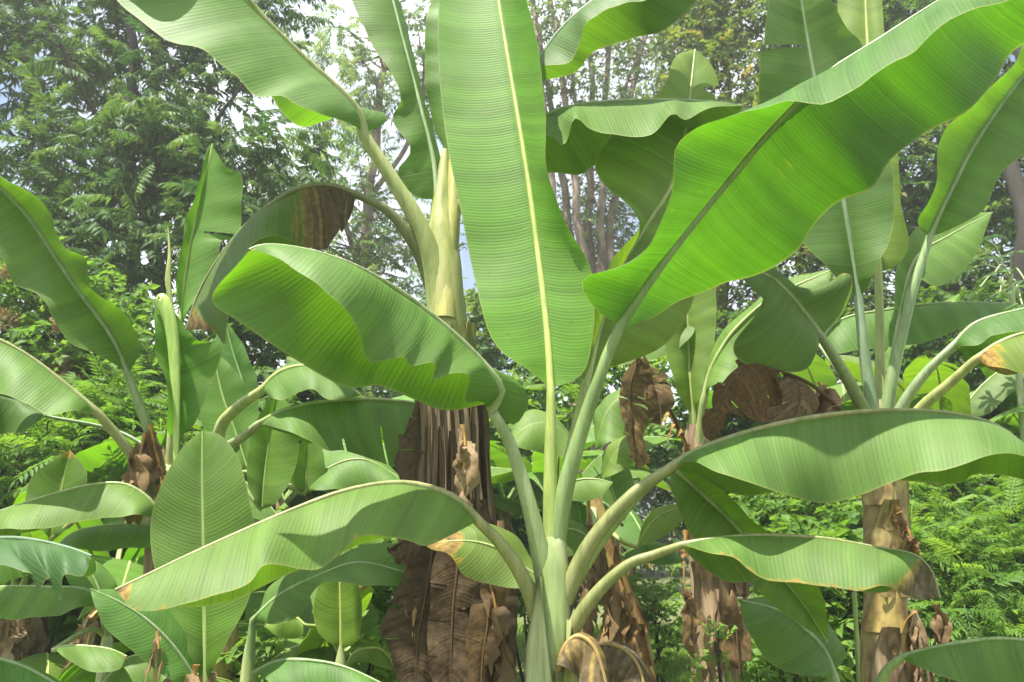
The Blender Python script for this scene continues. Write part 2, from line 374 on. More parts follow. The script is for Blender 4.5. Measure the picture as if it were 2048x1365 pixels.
def leaf3(plant, base, az, el, length, width, droop=1.2, fold=0.35, roll=0.0, pet=0.25, tint=(1, 1, 1), tears=0, dead=None, mat=LEAF, smat=STALK,
          crumple=0.0, name='leaf', r=(0.026, 0.014, 0.003), ripple=0.014, rows=34, m=5, twist=0.0):
    """free leaf: leaves the stem at azimuth az / elevation el, bends down by droop radians over its length"""
    LEAFN[0] += 1; sd_ = LEAFN[0]; rr = np.random.default_rng(sd_)
    T = np.linspace(0, 1, 60); Lt = length * (1 + pet); e = el - droop * T ** 1.5; z = az + twist * T
    d = np.stack([np.sin(z) * np.cos(e), np.cos(z) * np.cos(e), np.sin(e)], 1)
    C = np.asarray(base) + np.vstack([[0, 0, 0], np.cumsum(d[:-1] * Lt / 59, axis=0)])
    k0 = int(60 * pet / (1 + pet)); Mc = C[k0:]; t2 = np.linspace(0, 1, len(Mc)); tan = d[k0:]
    side = unit(np.stack([np.cos(z[k0:]), -np.sin(z[k0:]), 0 * t2], 1)); up = np.cross(side, tan)
    side, up = side * math.cos(roll) + up * math.sin(roll), up * math.cos(roll) - side * math.sin(roll)
    Wt = width * np.maximum(profile(t2), 0.02)
    A3 = Mc + (-side * math.cos(fold) - up * math.sin(fold)) * Wt[:, None]
    B3 = Mc + (side * math.cos(fold) - up * math.sin(fold)) * Wt[:, None]
    f = lambda arr: (lambda t: np.stack([np.interp(t, t2, arr[:, k]) for k in range(3)], 1))
    tr = [(int(rr.integers(0, 2)), float(q), float(rr.uniform(0.1, 0.5))) for q in rr.uniform(0.15, 0.92, tears)]
    o = blade(name, f(Mc), f(A3), f(B3), plant, mat, 0.08, ripple, 0.02, tr, 8, sd_, rows=rows, m=m, dead=dead, tint=tint, crumple=crumple)
    sel = sorted(set(list(range(0, 60, 3)) + [59]))
    stalk(o, C[sel], r[0], r[1], r[2], max(1, sum(1 for q in sel if q <= k0) - 1), smat, tint)
    return o

def stem(plant, pts, radii, mat=STEM, tint=(1, 1, 1), sides=20, scars=0, seed=1, name='pseudostem'):
    """upright pseudostem; pts in world space, first point at ground level"""
    r = np.random.default_rng(abs(seed))
    p = catmull(np.asarray(pts, float), 14); n = len(p)
    rad = np.interp(np.linspace(0, 1, n), np.linspace(0, 1, len(radii)), radii)
    v, q, uv = tube(p, rad, sides)
    v = v.reshape(n, sides, 3); c = p[:, None]
    for i in range(n):
        for j in range(sides):
            dirv = v[i, j] - p[i]
            k = 1 + 0.09 * noise.noise((dirv[0] * 22 + seed, dirv[1] * 22, p[i][2] * 2.2)) + 0.05 * noise.noise((dirv[0] * 60, dirv[1] * 60 + seed, p[i][2] * 3))
            v[i, j] = p[i] + dirv * k
    o = mesh_obj(name, v.reshape(-1, 3), q, mat, plant, uv=uv); o.color = (*tint, 1)
    CROWN.setdefault(plant.name, p[-1]); return o, p, rad
def sheath_strip(plant, p, rad, z0, z1, ang, width, lift=0.012, flare=0.05, mat=SHEATH, tint=(1, 1, 1), seed=0, name='sheath', taper=0.55, rim=0.7):
    """old leaf sheath wrapped on the stem between heights z0 and z1, its top end curling off"""
    r = np.random.default_rng(abs(seed)); n = 14; m = 12
    zz = np.linspace(z0, z1, n); V = np.zeros((n, m + 1, 3))
    for i, z in enumerate(zz):
        k = np.clip(np.searchsorted(p[:, 2], z), 1, len(p) - 1)
        f = np.clip((z - p[k - 1, 2]) / max(p[k, 2] - p[k - 1, 2], 1e-6), 0, 1); c = p[k - 1] * (1 - f) + p[k] * f; R = rad[k - 1] * (1 - f) + rad[k] * f
        t = i / (n - 1)
        wd = width * (1 - taper * t ** 1.5) * (0.75 + 0.25 * math.sin(math.pi * min(1, t * 3 + 0.2)))
        for j in range(m + 1):
            u = j / m * 2 - 1
            a = ang + u * wd / R / 2 + 0.15 * noise.noise((z * 2 + seed, seed, 0))
            rr_ = R + lift + flare * max(0, (t - 0.7) / 0.3) ** 2 + 0.014 * noise.noise((u * 2 + seed, z * 6, seed)) + 0.02 * abs(u) ** 3
            V[i, j] = (c[0] + math.sin(a) * rr_, c[1] - math.cos(a) * rr_, z)
    i = np.arange(n - 1)[:, None]; j = np.arange(m)[None]; nc = m + 1
    q = np.stack([i * nc + j, i * nc + j + 1, (i + 1) * nc + j + 1, (i + 1) * nc + j], -1).reshape(-1, 4)
    o = mesh_obj(name, V.reshape(-1, 3), q, mat, plant, attrs={'rim': rim * np.tile((np.abs(np.linspace(-1, 1, m + 1)) > 0.99) * 1.0, n)}); o.color = (*tint, 1); return o


def ribbons(plant, path, w, n=18, tint=(1, 1, 1), seed=0, mat=DEAD, r=(0.012, 0.009, 0.003), pet=None, swing=0.35, name='dead_leaf', wid=(0.025, 0.06)):
    """withered leaf: the dry blade has collapsed into creased strips hanging from its stalk"""
    rr = np.random.default_rng(abs(seed) + 5); c = catmull(np.asarray(path, float), 12); V, Fq, nn = [], [], 0; ns = 9
    for k in range(n):
        t = rr.uniform(0.02, 1.0); a = c[int(t * (len(c) - 1))]; i_ = min(int(t * (len(c) - 1)), len(c) - 2); tg = unit(c[i_ + 1] - c[i_])
        az = rr.uniform(0, 6.283); out = np.array([math.sin(az), -abs(math.cos(az)) * 0.8 + 0.2, 0])
        d0 = unit(tg * 0.4 + out * swing * 1.5 + np.array([0, 0, -0.5])); L_ = w * rr.uniform(1.0, 2.4); wd = rr.uniform(*wid)
        p = a.copy(); d = d0; side = unit(np.cross(d, out + np.array([0.01, 0.02, 0.3]))); rows = []
        tw = rr.uniform(-2.2, 2.2); ph = rr.uniform(0, 40)
        for q in range(ns + 1):
            f = q / ns; g_ = [noise.noise((f * 3.5 + ph, z_ * 9.0, 1)) for z_ in range(5)]
            ww = wd * (0.5 + 0.6 * math.sin(math.pi * min(1, f * 0.75 + 0.15))) * (1 - 0.75 * f ** 3) * (1 + 0.7 * g_[0])
            nv = np.cross(d, side); ca, sa_ = math.cos(tw * f), math.sin(tw * f); s2 = side * ca + nv * sa_; n2 = np.cross(d, s2)
            cr_ = np.array([noise.noise((p[0] * 6 + ph, p[1] * 6, p[2] * 6 + z_)) for z_ in (0, 20, 40)]) * 0.022
            rows.append([p - s2 * ww + n2 * ww * (0.3 + g_[1]) + cr_, p - s2 * ww * 0.4 - n2 * ww * (0.35 + g_[2]) + cr_, p + s2 * ww * 0.45 + n2 * ww * (0.3 + g_[3]) + cr_, p + s2 * ww - n2 * ww * (0.3 + g_[4]) + cr_])
            d = unit(d + np.array([rr.normal(0, .07), rr.normal(0, .07), -0.30])); p = p + d * L_ / ns
        V.append(np.array(rows).reshape(-1, 3))
        i = np.arange(ns)[:, None]; j = np.arange(3)[None]
        Fq.append(np.stack([i * 4 + j, i * 4 + j + 1, i * 4 + 5 + j, i * 4 + 4 + j], -1).reshape(-1, 4) + nn); nn += (ns + 1) * 4
    o = mesh_obj(name, np.vstack(V), np.vstack(Fq), mat, plant); o.color = (*tint, 1)
    pp = list(c[::3]) + [c[-1]]; nb = 0
    if pet is not None:
        pc = list(catmull(np.vstack([pet, c[:1]]), 6)[:-1]); nb = len(pc); pp = pc + pp
    stalk(o, pp, r[0], r[1], r[2], nb, STALKD, tint); return o
# ------------------------------------------------------------------ the traced banana plants
def gbase(px, py, d):
    q = P(px, py, d); return np.array([q[0], q[1], 0.0])
def D(*ab):
    """withering function: list of (kind, amount, limit)"""
    def f(t, u):
        o = np.zeros_like(t)
        for k, amt, lim in ab:
            if k == 'tip': o = np.maximum(o, amt * np.clip((t - lim) / max(1 - lim, 1e-3) * 2.2, 0, 1))
            if k == 'base': o = np.maximum(o, amt * np.clip((lim - t) / lim * 2, 0, 1))
            if k == 'a': o = np.maximum(o, amt * np.clip((-u - lim) / (1 - lim), 0, 1))
            if k == 'b': o = np.maximum(o, amt * np.clip((u - lim) / (1 - lim), 0, 1))
            if k == 'all': o = np.maximum(o, amt)
        return o
    return f
def z(pts, d):
    """give pixel points depths spread from d[0] to d[-1] along their length"""
    p = np.asarray(pts, float); l = np.concatenate([[0], np.cumsum(np.linalg.norm(np.diff(p, axis=0), axis=1))]); l /= l[-1]
    return [(x, y, float(np.interp(q, np.linspace(0, 1, len(d)), d))) for (x, y), q in zip(pts, l)]

FRESH, DEEP, BLUE = (1.12, 1.08, 0.75), (0.85, 0.9, 0.9), (0.95, 1.0, 1.35)

# --- M: the young plant in front
MB = gbase(1105, 1365, 2.42)
plM = thing('banana_plant', 'young banana plant with smooth pale stem and wide fan of untorn leaves', 'banana plant', MB)
sM, pM, rM = stem(plM, [MB, P(1108, 1480, 2.42), P(1106, 1365, 2.42), P(1104, 1250, 2.42), P(1105, 1130, 2.42), P(1112, 1050, 2.43)], [0.085, 0.075, 0.066, 0.058, 0.046, 0.026], STEM, (0.95, 1.02, 0.95), scars=2, seed=3)
for k, (a0, a1, ang, wd, tn) in enumerate([(1600, 1150, -0.55, 0.15, (1.0, 1.05, 0.98)), (1560, 1235, 0.65, 0.14, (0.98, 1.0, 0.88)), (1640, 1330, 0.0, 0.13, (0.95, 0.82, 0.6))]):
    sheath_strip(plM, pM, rM, P(1105, a0, 2.42)[2], P(1105, a1, 2.42)[2], ang, wd, 0.004, 0.004, STEM, tn, 20 + k, taper=1.0)
leaf(plM, z([(1102, 778), (1094, 660), (1078, 520), (1052, 330), (1010, 80), (993, -30), (970, -200), (955, -330)], (2.40, 2.62, 2.95)),
     [(1102, 778), (1050, 735), (985, 682), (950, 560), (925, 440), (893, 280), (877, 130), (878, 0), (890, -150), (955, -330)],
     [(1102, 778), (1165, 748), (1186, 660), (1183, 545), (1122, 430), (1097, 330), (1087, 220), (1080, 110), (1052, 0), (1020, -160), (955, -330)],
     pet=z([(1106, 1110), (1101, 960)], (2.43, 2.41)), w=0.22, sa=-0.6, sb=-0.9, bulge=-0.05, ripple=0.006, tint=(0.98, 1.14, 0.55), r=(0.032, 0.013, 0.004), stint=(1.15, 1.2, 0.7))
leaf(plM, z([(1240, 652), (1330, 520), (1450, 370), (1560, 240), (1650, 150), (1750, 85), (1850, 20), (1950, -40), (2100, -130), (2280, -170)], (2.36, 2.25, 2.05, 1.95)),
     [(1240, 652), (1196, 620), (1178, 564), (1262, 532), (1325, 475), (1352, 400), (1364, 300), (1470, 235), (1560, 207), (1640, 206), (1720, 180), (1800, 115), (1900, 45), (2030, 10), (2160, -60), (2280, -170)],
     [(1240, 652), (1262, 655), (1317, 640), (1380, 590), (1434, 567), (1486, 560), (1537, 543), (1589, 502), (1623, 458), (1678, 402), (1737, 375), (1778, 318), (1855, 265), (1933, 224), (2002, 155), (2048, 86), (2200, -40), (2280, -170)],
     pet=z([(1108, 1090), (1128, 980), (1165, 850), (1210, 720)], (2.43, 2.37)), w=0.33, sa=-0.8, sb=1.4, bulge=0.06, ripple=0.008, band=0.05, tint=(0.66, 0.80, 0.6), r=(0.036, 0.018, 0.004), rows=70)
leaf(plM, z([(957, 1042), (925, 1008), (880, 982), (800, 966), (690, 982), (560, 1030), (400, 1100), (290, 1152), (230, 1180)], (2.34, 2.15, 1.95)),
     [(957, 1042), (900, 1072), (852, 1091), (811, 1076), (725, 1071), (680, 1112), (640, 1140), (599, 1139), (530, 1129), (496, 1170), (406, 1198), (282, 1222), (230, 1180)],
     (0.1, 0.75, -0.65), pet=z([(1085, 1250), (1050, 1160), (1000, 1085)], (2.42, 2.36)), w=0.22, sa=-1, bulge=0.10, ripple=0.006, tint=(1.05, 1.02, 1.0),
     dead=D(('tip', 0.55, 0.93), ('a', 0.28, 0.93)), r=(0.033, 0.017, 0.004), rows=64, stint=(0.9, 0.78, 0.68))
leaf(plM, z([(1085, 1160), (1040, 1130), (990, 1095), (930, 1082), (850, 1088)], (2.6, 2.55)),
     [(1085, 1160), (1040, 1080), (980, 1050), (920, 1055), (850, 1088)], [(1085, 1160), (1060, 1180), (1000, 1172), (930, 1150), (900, 1110), (850, 1088)],
     w=0.16, sa=0.4, sb=-0.4, tint=(1.1, 1.05, 0.9), dead=D(('tip', 0.55, 0.6)), r=(0.012, 0.01, 0.003))
leaf(plM, z([(982, 818), (1000, 776), (945, 705), (862, 630), (780, 570), (690, 523), (600, 497), (530, 490), (498, 500)], (2.34, 2.2, 1.95, 1.85)),
     [(982, 818), (960, 802), (930, 803), (938, 750), (900, 748), (862, 763), (868, 728), (818, 733), (808, 714), (742, 719), (714, 650), (650, 590), (600, 548), (558, 517), (498, 500)],
     [(982, 818), (1030, 850), (1054, 792), (965, 812), (890, 822), (830, 800), (760, 772), (700, 777), (650, 755), (560, 700), (480, 645), (424, 604), (448, 555), (498, 500)],
     pet=z([(1096, 1180), (1062, 1020), (1022, 890)], (2.42, 2.36)), w=0.25, sa=-0.75, sb=0.85, bulge=0.12, ripple=0.008, tint=(0.95, 1.0, 0.95),
     dead=D(('tip', 0.3, 0.965)), r=(0.034, 0.018, 0.004), rows=70)
leaf(plM, z([(1345, 932), (1400, 900), (1500, 864), (1620, 836), (1750, 822), (1880, 824), (1980, 845), (2040, 885), (2100, 960)], (2.36, 2.2, 2.0)),
     [(1345, 932), (1382, 918), (1434, 943), (1513, 972), (1589, 996), (1651, 1006), (1727, 989), (1830, 948), (1899, 938), (2002, 905), (2060, 920), (2100, 960)],
     (0.0, 0.7, -0.75), pet=z([(1125, 1200), (1180, 1085), (1262, 990)], (2.42, 2.37)), w=0.24, sa=-1, bulge=0.10, ripple=0.006, tint=(0.95, 1.0, 1.05), r=(0.034, 0.018, 0.004), rows=60, stint=(0.78, 0.70, 0.58))
leaf(plM, z([(1362, 1090), (1420, 1080), (1520, 1071), (1640, 1076), (1750, 1094), (1825, 1108), (1862, 1140), (1880, 1196)], (2.3, 2.2, 2.12)),
     [(1362, 1090), (1420, 1108), (1466, 1114), (1500, 1140), (1540, 1163), (1600, 1172), (1660, 1178), (1720, 1181), (1770, 1172), (1820, 1195), (1850, 1203), (1880, 1196)],
     (0.1, 0.7, -0.75), pet=z([(1125, 1290), (1180, 1200), (1250, 1132), (1310, 1108)], (2.42, 2.33)), w=0.17, sa=-1, bulge=0.10, ripple=0.006, tint=(0.92, 0.96, 0.95),
     dead=D(('tip', 1.0, 0.80), ('a', 0.40, 0.90)), r=(0.030, 0.013, 0.003), crumple=0.004, stint=(0.82, 0.73, 0.6))
leaf(plM, z([(1345, 935), (1400, 985), (1460, 1040), (1530, 1120), (1600, 1200), (1655, 1285)], (2.5, 2.6)),
     [(1345, 935), (1338, 985), (1375, 1062), (1440, 1130), (1520, 1180), (1590, 1240), (1655, 1285)], [(1345, 935), (1420, 955), (1500, 1030), (1570, 1090), (1620, 1150), (1650, 1210), (1655, 1285)],
     pet=z([(1130, 1190), (1200, 1080), (1280, 985)], (2.44, 2.48)), w=0.16, sa=-0.5, sb=-0.5, tint=(0.9, 1.0, 0.7), r=(0.028, 0.014, 0.003))
# the dying lowest leaves
leaf(plM, z([(1118, 1330), (1132, 1290), (1155, 1272), (1185, 1290), (1205, 1340), (1220, 1420)], (2.36, 2.3)),
     [(1118, 1330), (1110, 1330), (1120, 1330), (1150, 1350), (1180, 1400), (1220, 1420)], [(1118, 1330), (1150, 1280), (1180, 1275), (1200, 1300), (1215, 1350), (1220, 1420)],
     pet=z([(1105, 1420)], (2.42,)) , w=0.10, sa=-1, sb=1, dead=D(('a', 1.0, 0.15), ('b', 0.7, 0.2), ('all', 0.62, 0)), crumple=0.004, r=(0.022, 0.012, 0.004), smat=STALKD)
leaf(plM, z([(1190, 1300), (1215, 1288), (1250, 1300), (1280, 1340), (1300, 1430)], (2.5, 2.45)),
     [(1190, 1300), (1190, 1340), (1220, 1400), (1260, 1430), (1300, 1430)], [(1190, 1300), (1230, 1285), (1270, 1300), (1295, 1350), (1300, 1430)],
     pet=z([(1110, 1400), (1150, 1330)], (2.43, 2.48)), w=0.10, sa=-1, sb=1, dead=D(('all', 0.85, 0)), crumple=0.006, r=(0.020, 0.010, 0.003), smat=STALKD, mat=LEAF)
# upright leaf behind the front pair
leaf(plM, z([(1170, 775), (1200, 650), (1245, 530), (1300, 440), (1345, 366), (1372, 250), (1390, 100)], (2.55, 2.95)),
     [(1170, 775), (1172, 690), (1192, 605), (1225, 520), (1272, 440), (1190, 336), (1250, 245), (1322, 180), (1350, 115), (1390, 98)],
     [(1170, 775), (1215, 740), (1330, 690), (1390, 600), (1400, 500), (1420, 400), (1440, 300), (1436, 200), (1420, 130), (1390, 98)],
     pet=z([(1112, 1060), (1145, 890)], (2.43, 2.5)), w=0.27, sa=-0.4, sb=0.4, tint=(1.2, 1.15, 0.9), tears=[(1, 0.80, 0.3), (1, 0.88, 0.5)], r=(0.024, 0.015, 0.004))

# --- T: the tall old plant with the skirt of dead leaves
TB = gbase(905, 1365, 3.0)
plT = thing('banana_plant', 'tall old banana plant, brown trunk wrapped in a skirt of dead leaves', 'banana plant', TB)
sT, pT, rT = stem(plT, [TB, P(915, 1365, 3.0), P(905, 1000, 3.0), P(900, 760, 3.0), P(893, 600, 3.0), P(890, 540, 3.0)],
                  [0.15, 0.13, 0.105, 0.085, 0.068, 0.02], STEMB, (1.0, 0.98, 0.92), seed=5)
ztop = P(893, 640, 3.0)[2]; zlow = P(905, 1100, 3.0)[2]; zmid = P(900, 800, 3.0)[2]
k = 0
for ang in np.linspace(-2.0, 2.0, 26):
    k += 1; zz0 = rng.uniform(zlow - 0.95, zlow - 0.2); zz1 = rng.uniform(zmid - 0.30, zmid + 0.20)
    sheath_strip(plT, pT, rT, zz0, zz1, ang + rng.uniform(-.1, .1), rng.uniform(0.03, 0.075), rng.uniform(0.002, 0.028), rng.uniform(-0.02, 0.03), SHEATH, tuple(np.array([1.15, 1.06, 0.92]) * rng.uniform(0.5, 1.25)), 40 + k, taper=rng.uniform(0.2, 0.8))
for ang in np.linspace(-1.5, 1.5, 12):
    k += 1; zz0 = rng.uniform(0.1, 0.4); zz1 = rng.uniform(zlow - 0.3, zlow + 0.15)
    sheath_strip(plT, pT, rT, zz0, zz1, ang + rng.uniform(-.1, .1), rng.uniform(0.05, 0.12), rng.uniform(0.01, 0.06), rng.uniform(-0.02, 0.04), SHEATH, tuple(np.array([1.1, 0.9, 0.65]) * rng.uniform(0.45, 1.0)), 40 + k, taper=rng.uniform(0.2, 0.8))
# living upper stem: pale sheaths rising into the stalks
stem(plT, PP([(898, 790, 2.98), (893, 650, 2.97), (888, 540, 2.97), (884, 460, 2.98), (884, 380, 3.0), (890, 300, 3.02)]), [0.078, 0.076, 0.070, 0.056, 0.034, 0.012], STEM, (1.15, 1.05, 0.85), seed=51, name='upper_stem')
for ang, a0, a1, tn in ((-0.75, 800, 640, (0.95, 0.8, 0.65)), (0.45, 820, 660, (0.8, 0.66, 0.52)), (1.0, 790, 650, (0.9, 0.8, 0.65))):
    k += 1
    sheath_strip(plT, pT, rT, P(890, a0, 3.0)[2], P(885, a1, 3.0)[2], ang, 0.10, 0.008, 0.012, STEM, tn, 40 + k)
# dead blades hanging on the trunk
HN = [0]
def hang(plant, pts, d, w, tint=(1, 1, 1), va=None, vb=None, pet=None, crumple=0.0, n=None, swing=0.35, wid=(0.02, 0.05)):
    HN[0] += 1
    path = PP(z(pts, d)); ln = np.linalg.norm(np.diff(path, axis=0), axis=1).sum()
    ribbons(plant, path, max(w * 1.5, 0.05) if crumple != 0.004 else 0.03, n or int(8 + 60 * ln * max(w, 0.03) / 0.08 * 0.45), tint, HN[0] * 13, pet=None if pet is None else PP(pet), swing=swing, wid=wid if w > 0.06 else (0.012, 0.028))
def sheet(plant, mid, d, a, b, w, tint, sa=-0.5, sb=0.5, amt=1.0, tears=(), crumple=0.013, pet=None):
    rq = np.random.default_rng(int(mid[0][0] * 3 + mid[0][1])); tears = list(tears) + [(int(rq.integers(0, 2)), float(q), float(rq.uniform(0.15, 0.7))) for q in rq.uniform(0.2, 0.95, 6)]
    """dead blade still hanging as one creased brown sheet"""
    leaf(plant, z(mid, d), a, b, pet=pet, w=w, sa=sa, sb=sb, bulge=0.03, ripple=0.016, rip_f=13, crumple=crumple, dead=D(('all', amt, 0)), smat=STALKD, stint=(0.22, 0.18, 0.14), tint=tint, tears=tears, name='dead_leaf', r=(0.012, 0.006, 0.003), rows=60)
BR = (0.58, 0.52, 0.45); BT = (1.0, 0.9, 0.8)
sheet(plT, [(865, 1075), (862, 1130), (850, 1200), (835, 1290), (830, 1420)], (2.83, 2.78), [(865, 1075), (830, 1110), (790, 1190), (755, 1262), (770, 1290), (800, 1350), (830, 1420)], [(865, 1075), (890, 1110), (900, 1200), (905, 1320), (830, 1420)], 0.2, BR, sa=-0.15, sb=0.2, tears=[(0, .35, .4), (0, .6, .3), (1, .5, .4)])
sheet(plT, [(910, 1060), (915, 1130), (905, 1230), (900, 1420)], (2.80, 2.74), [(910, 1060), (870, 1120), (860, 1220), (855, 1330), (900, 1420)], [(910, 1060), (950, 1110), (960, 1220), (950, 1340), (900, 1420)], 0.18, BR, sa=-0.15, sb=0.2, tears=[(0, .3, .4), (1, .6, .3), (1, .45, .5)])
sheet(plT, [(975, 1200), (975, 1250), (965, 1320), (960, 1420)], (2.76, 2.7), [(975, 1200), (945, 1215), (935, 1280), (940, 1360), (960, 1420)], [(975, 1200), (1005, 1215), (1010, 1280), (990, 1360), (960, 1420)], 0.11, BR, sa=-0.15, sb=0.2, amt=0.8, tears=[(0, .4, .4)])
sheet(plT, [(965, 1000), (990, 1100), (1005, 1220), (1020, 1400)], (2.86, 2.8), [(965, 1000), (950, 1090), (965, 1230), (1020, 1400)], [(965, 1000), (1010, 1080), (1035, 1230), (1020, 1400)], 0.1, BR, tears=[(0, .5, .4)])
sheet(plT, [(850, 1060), (820, 1075), (800, 1085), (775, 1100)], (2.84, 2.8), [(850, 1060), (830, 1110), (800, 1130), (775, 1100)], [(850, 1060), (830, 1050), (800, 1062), (775, 1100)], 0.1, BR)
sheet(plT, [(835, 780), (835, 850), (830, 920), (825, 980)], (2.9, 2.88), [(835, 780), (805, 840), (800, 920), (825, 980)], [(835, 780), (850, 850), (850, 930), (825, 980)], 0.09, BR)
for pts, d_, w_, tn in (([(925, 850), (930, 900), (925, 960)], (2.82, 2.8), 0.07, (1.5, 1.35, 1.1)), ([(825, 1080), (822, 1150), (820, 1250)], (2.84, 2.8), 0.05, (1.2, 0.95, 0.6)), ([(960, 1090), (985, 1180), (1000, 1290)], (2.74, 2.7), 0.09, (0.8, 0.65, 0.5))):
    hang(plT, pts, d_, w_, tn, n=6, swing=0.15)
# living leaves of T
leaf(plT, z([(726, 266), (718, 232), (688, 190), (610, 118), (530, 38), (480, -25), (420, -110), (330, -200)], (2.85, 2.6, 2.35)),
     [(726, 266), (700, 246), (640, 228), (590, 212), (560, 198), (512, 196), (470, 150), (410, 98), (352, 86), (325, 78), (285, 45), (230, -5), (220, -90), (330, -200)],
     (0.35, 0.7, -0.4), pet=z([(885, 640), (868, 530), (835, 440), (780, 350)], (2.97, 2.88)), w=0.42, sa=-1, bulge=0.06, ripple=0.010, tint=(1.0, 1.0, 1.2), r=(0.060, 0.024, 0.005), stint=(1.12, 1.05, 0.85), rows=64)
leaf(plT, z([(874, 400), (866, 320), (842, 220), (806, 80), (775, -40), (740, -160)], (2.98, 3.1)),
     [(874, 400), (835, 395), (795, 345), (822, 300), (785, 240), (800, 200), (775, 130), (742, 80), (702, 0), (690, -80), (740, -160)],
     [(874, 400), (884, 385), (876, 320), (858, 255), (832, 170), (815, 80), (792, 0), (775, -70), (740, -160)],
     w=0.22, sa=-0.5, sb=0.9, tint=(0.9, 1.0, 1.15), ripple=0.014, r=(0.02, 0.014, 0.003))
leaf(plT, z([(712, 388), (660, 371), (600, 376), (550, 402), (490, 452), (435, 520), (395, 590), (372, 660)], (2.85, 2.72, 2.66)),
     [(712, 388), (705, 420), (668, 478), (640, 505), (590, 488), (545, 478), (505, 500), (475, 560), (455, 640), (452, 692), (425, 660), (372, 660)],
     (0.2, 0.75, -0.6), pet=z([(868, 580), (835, 500), (780, 425)], (2.98, 2.88)), w=0.23, sa=-1, bulge=0.10, ripple=0.012, tint=(0.72, 0.72, 0.72),
     dead=lambda t, u: np.clip(0.85 * np.clip(1.3 - np.abs(t - 0.08) / 0.24 - 0.35 * (u + 0.5), 0, 1) + 0.75 * np.clip((t - 0.86) / 0.08, 0, 1), 0, 1),
     crumple=0.006, r=(0.034, 0.016, 0.004), stint=(0.55, 0.5, 0.45), tears=[(0, 0.13, 0.2), (0, 0.62, 0.3)])
leaf(plT, z([(1050, 175), (1075, 128), (1120, 62), (1190, 0), (1300, -60), (1450, -120)], (2.9, 2.7)),
     [(1050, 175), (1070, 142), (1138, 124), (1156, 92), (1182, 42), (1240, 6), (1330, -20), (1450, -120)],
     [(1050, 175), (1080, 165), (1150, 146), (1190, 104), (1270, 76), (1332, 58), (1400, -10), (1450, -120)],
     pet=z([(905, 420), (960, 320)], (3.0, 2.95)), w=0.25, sa=-0.7, sb=0.8, tint=(0.7, 0.8, 1.05), r=(0.028, 0.016, 0.004))
leaf(plT, z([(1000, 320), (1060, 250), (1130, 218), (1210, 204), (1320, 200), (1430, 204), (1486, 212)], (2.95, 2.8, 2.75)),
     [(1000, 320), (1088, 270), (1127, 289), (1148, 236), (1180, 258), (1220, 272), (1296, 272), (1344, 228), (1372, 240), (1417, 218), (1486, 212)],
     [(1000, 320), (1050, 345), (1110, 346), (1160, 350), (1190, 331), (1240, 322), (1340, 327), (1390, 300), (1462, 250), (1486, 212)],
     pet=z([(890, 460), (940, 380)], (3.0, 2.97)), w=0.30, sa=-0.9, sb=0.8, bulge=0.05, tint=(0.9, 0.95, 0.9), r=(0.028, 0.016, 0.004), ripple=0.006)
leaf(plT, z([(908, 330), (915, 200), (925, 60), (930, -120)], (3.02, 3.2)), [(908, 330), (860, 230), (850, 80), (880, -60), (930, -120)], [(908, 330), (960, 230), (980, 80), (960, -60), (930, -120)],
     pet=z([(890, 640), (898, 520), (906, 420)], (2.92, 2.98)), w=0.2, sa=0.3, sb=0.3, tint=(0.95, 1, 1), r=(0.045, 0.026, 0.004), stint=(1.25, 1.0, 0.7))

# --- R: right plant with the clear fan of stalks
RB = gbase(1772, 1365, 3.3)
plR = thing('banana_plant', 'banana plant with yellowish scaly trunk beside the feathery green shrubs', 'banana plant', RB)
sR, pR, rR = stem(plR, [RB, P(1772, 1365, 3.3), P(1770, 1200, 3.3), P(1764, 1000, 3.3), P(1760, 880, 3.3), P(1758, 800, 3.3)], [0.115, 0.090, 0.080, 0.074, 0.062, 0.016], STEMY, (0.95, 0.9, 0.8), seed=8)
for k, (a0, a1, ang, wd, tn) in enumerate([(1110, 1000, -0.2, 0.16, (1.1, 1.1, 0.85)), (1060, 935, 0.4, 0.13, (1.15, 1.2, 0.9)), (1190, 1075, 0.35, 0.16, (1.0, 0.9, 0.7)), (1260, 1130, -0.35, 0.16, (1.05, 0.95, 0.6)), (1300, 1215, 0.5, 0.13, (1.1, 0.9, 0.45)),
                                              (1420, 1245, -0.3, 0.18, (1.0, 0.88, 0.78)), (1520, 1300, 0.3, 0.18, (0.95, 0.75, 0.55)), (1010, 880, -0.5, 0.11, (1.0, 1.0, 0.75))]):
    sheath_strip(plR, pR, rR, P(1765, a0, 3.3)[2], P(1765, a1, 3.3)[2], ang, wd, 0.006 + 0.004 * (k % 3), 0.035, STEMY if k not in (5, 6) else SHEATH, tn, 90 + k, taper=0.75)
leaf(plR, z([(1717, 600), (1702, 500), (1686, 400), (1652, 260), (1626, 140), (1603, 0), (1585, -120)], (3.25, 3.1)),
     [(1717, 600), (1665, 545), (1600, 470), (1555, 360), (1519, 217), (1518, 131), (1530, 0), (1545, -70), (1585, -120)],
     [(1717, 600), (1752, 550), (1785, 450), (1786, 350), (1765, 250), (1740, 150), (1722, 84), (1690, 50), (1640, -40), (1585, -120)],
     pet=z([(1752, 860), (1730, 720)], (3.3, 3.27)), w=0.25, sa=-0.4, sb=-0.6, tint=(0.72, 0.85, 1.0), tears=[(0, 0.70, 0.15)], r=(0.030, 0.018, 0.004))
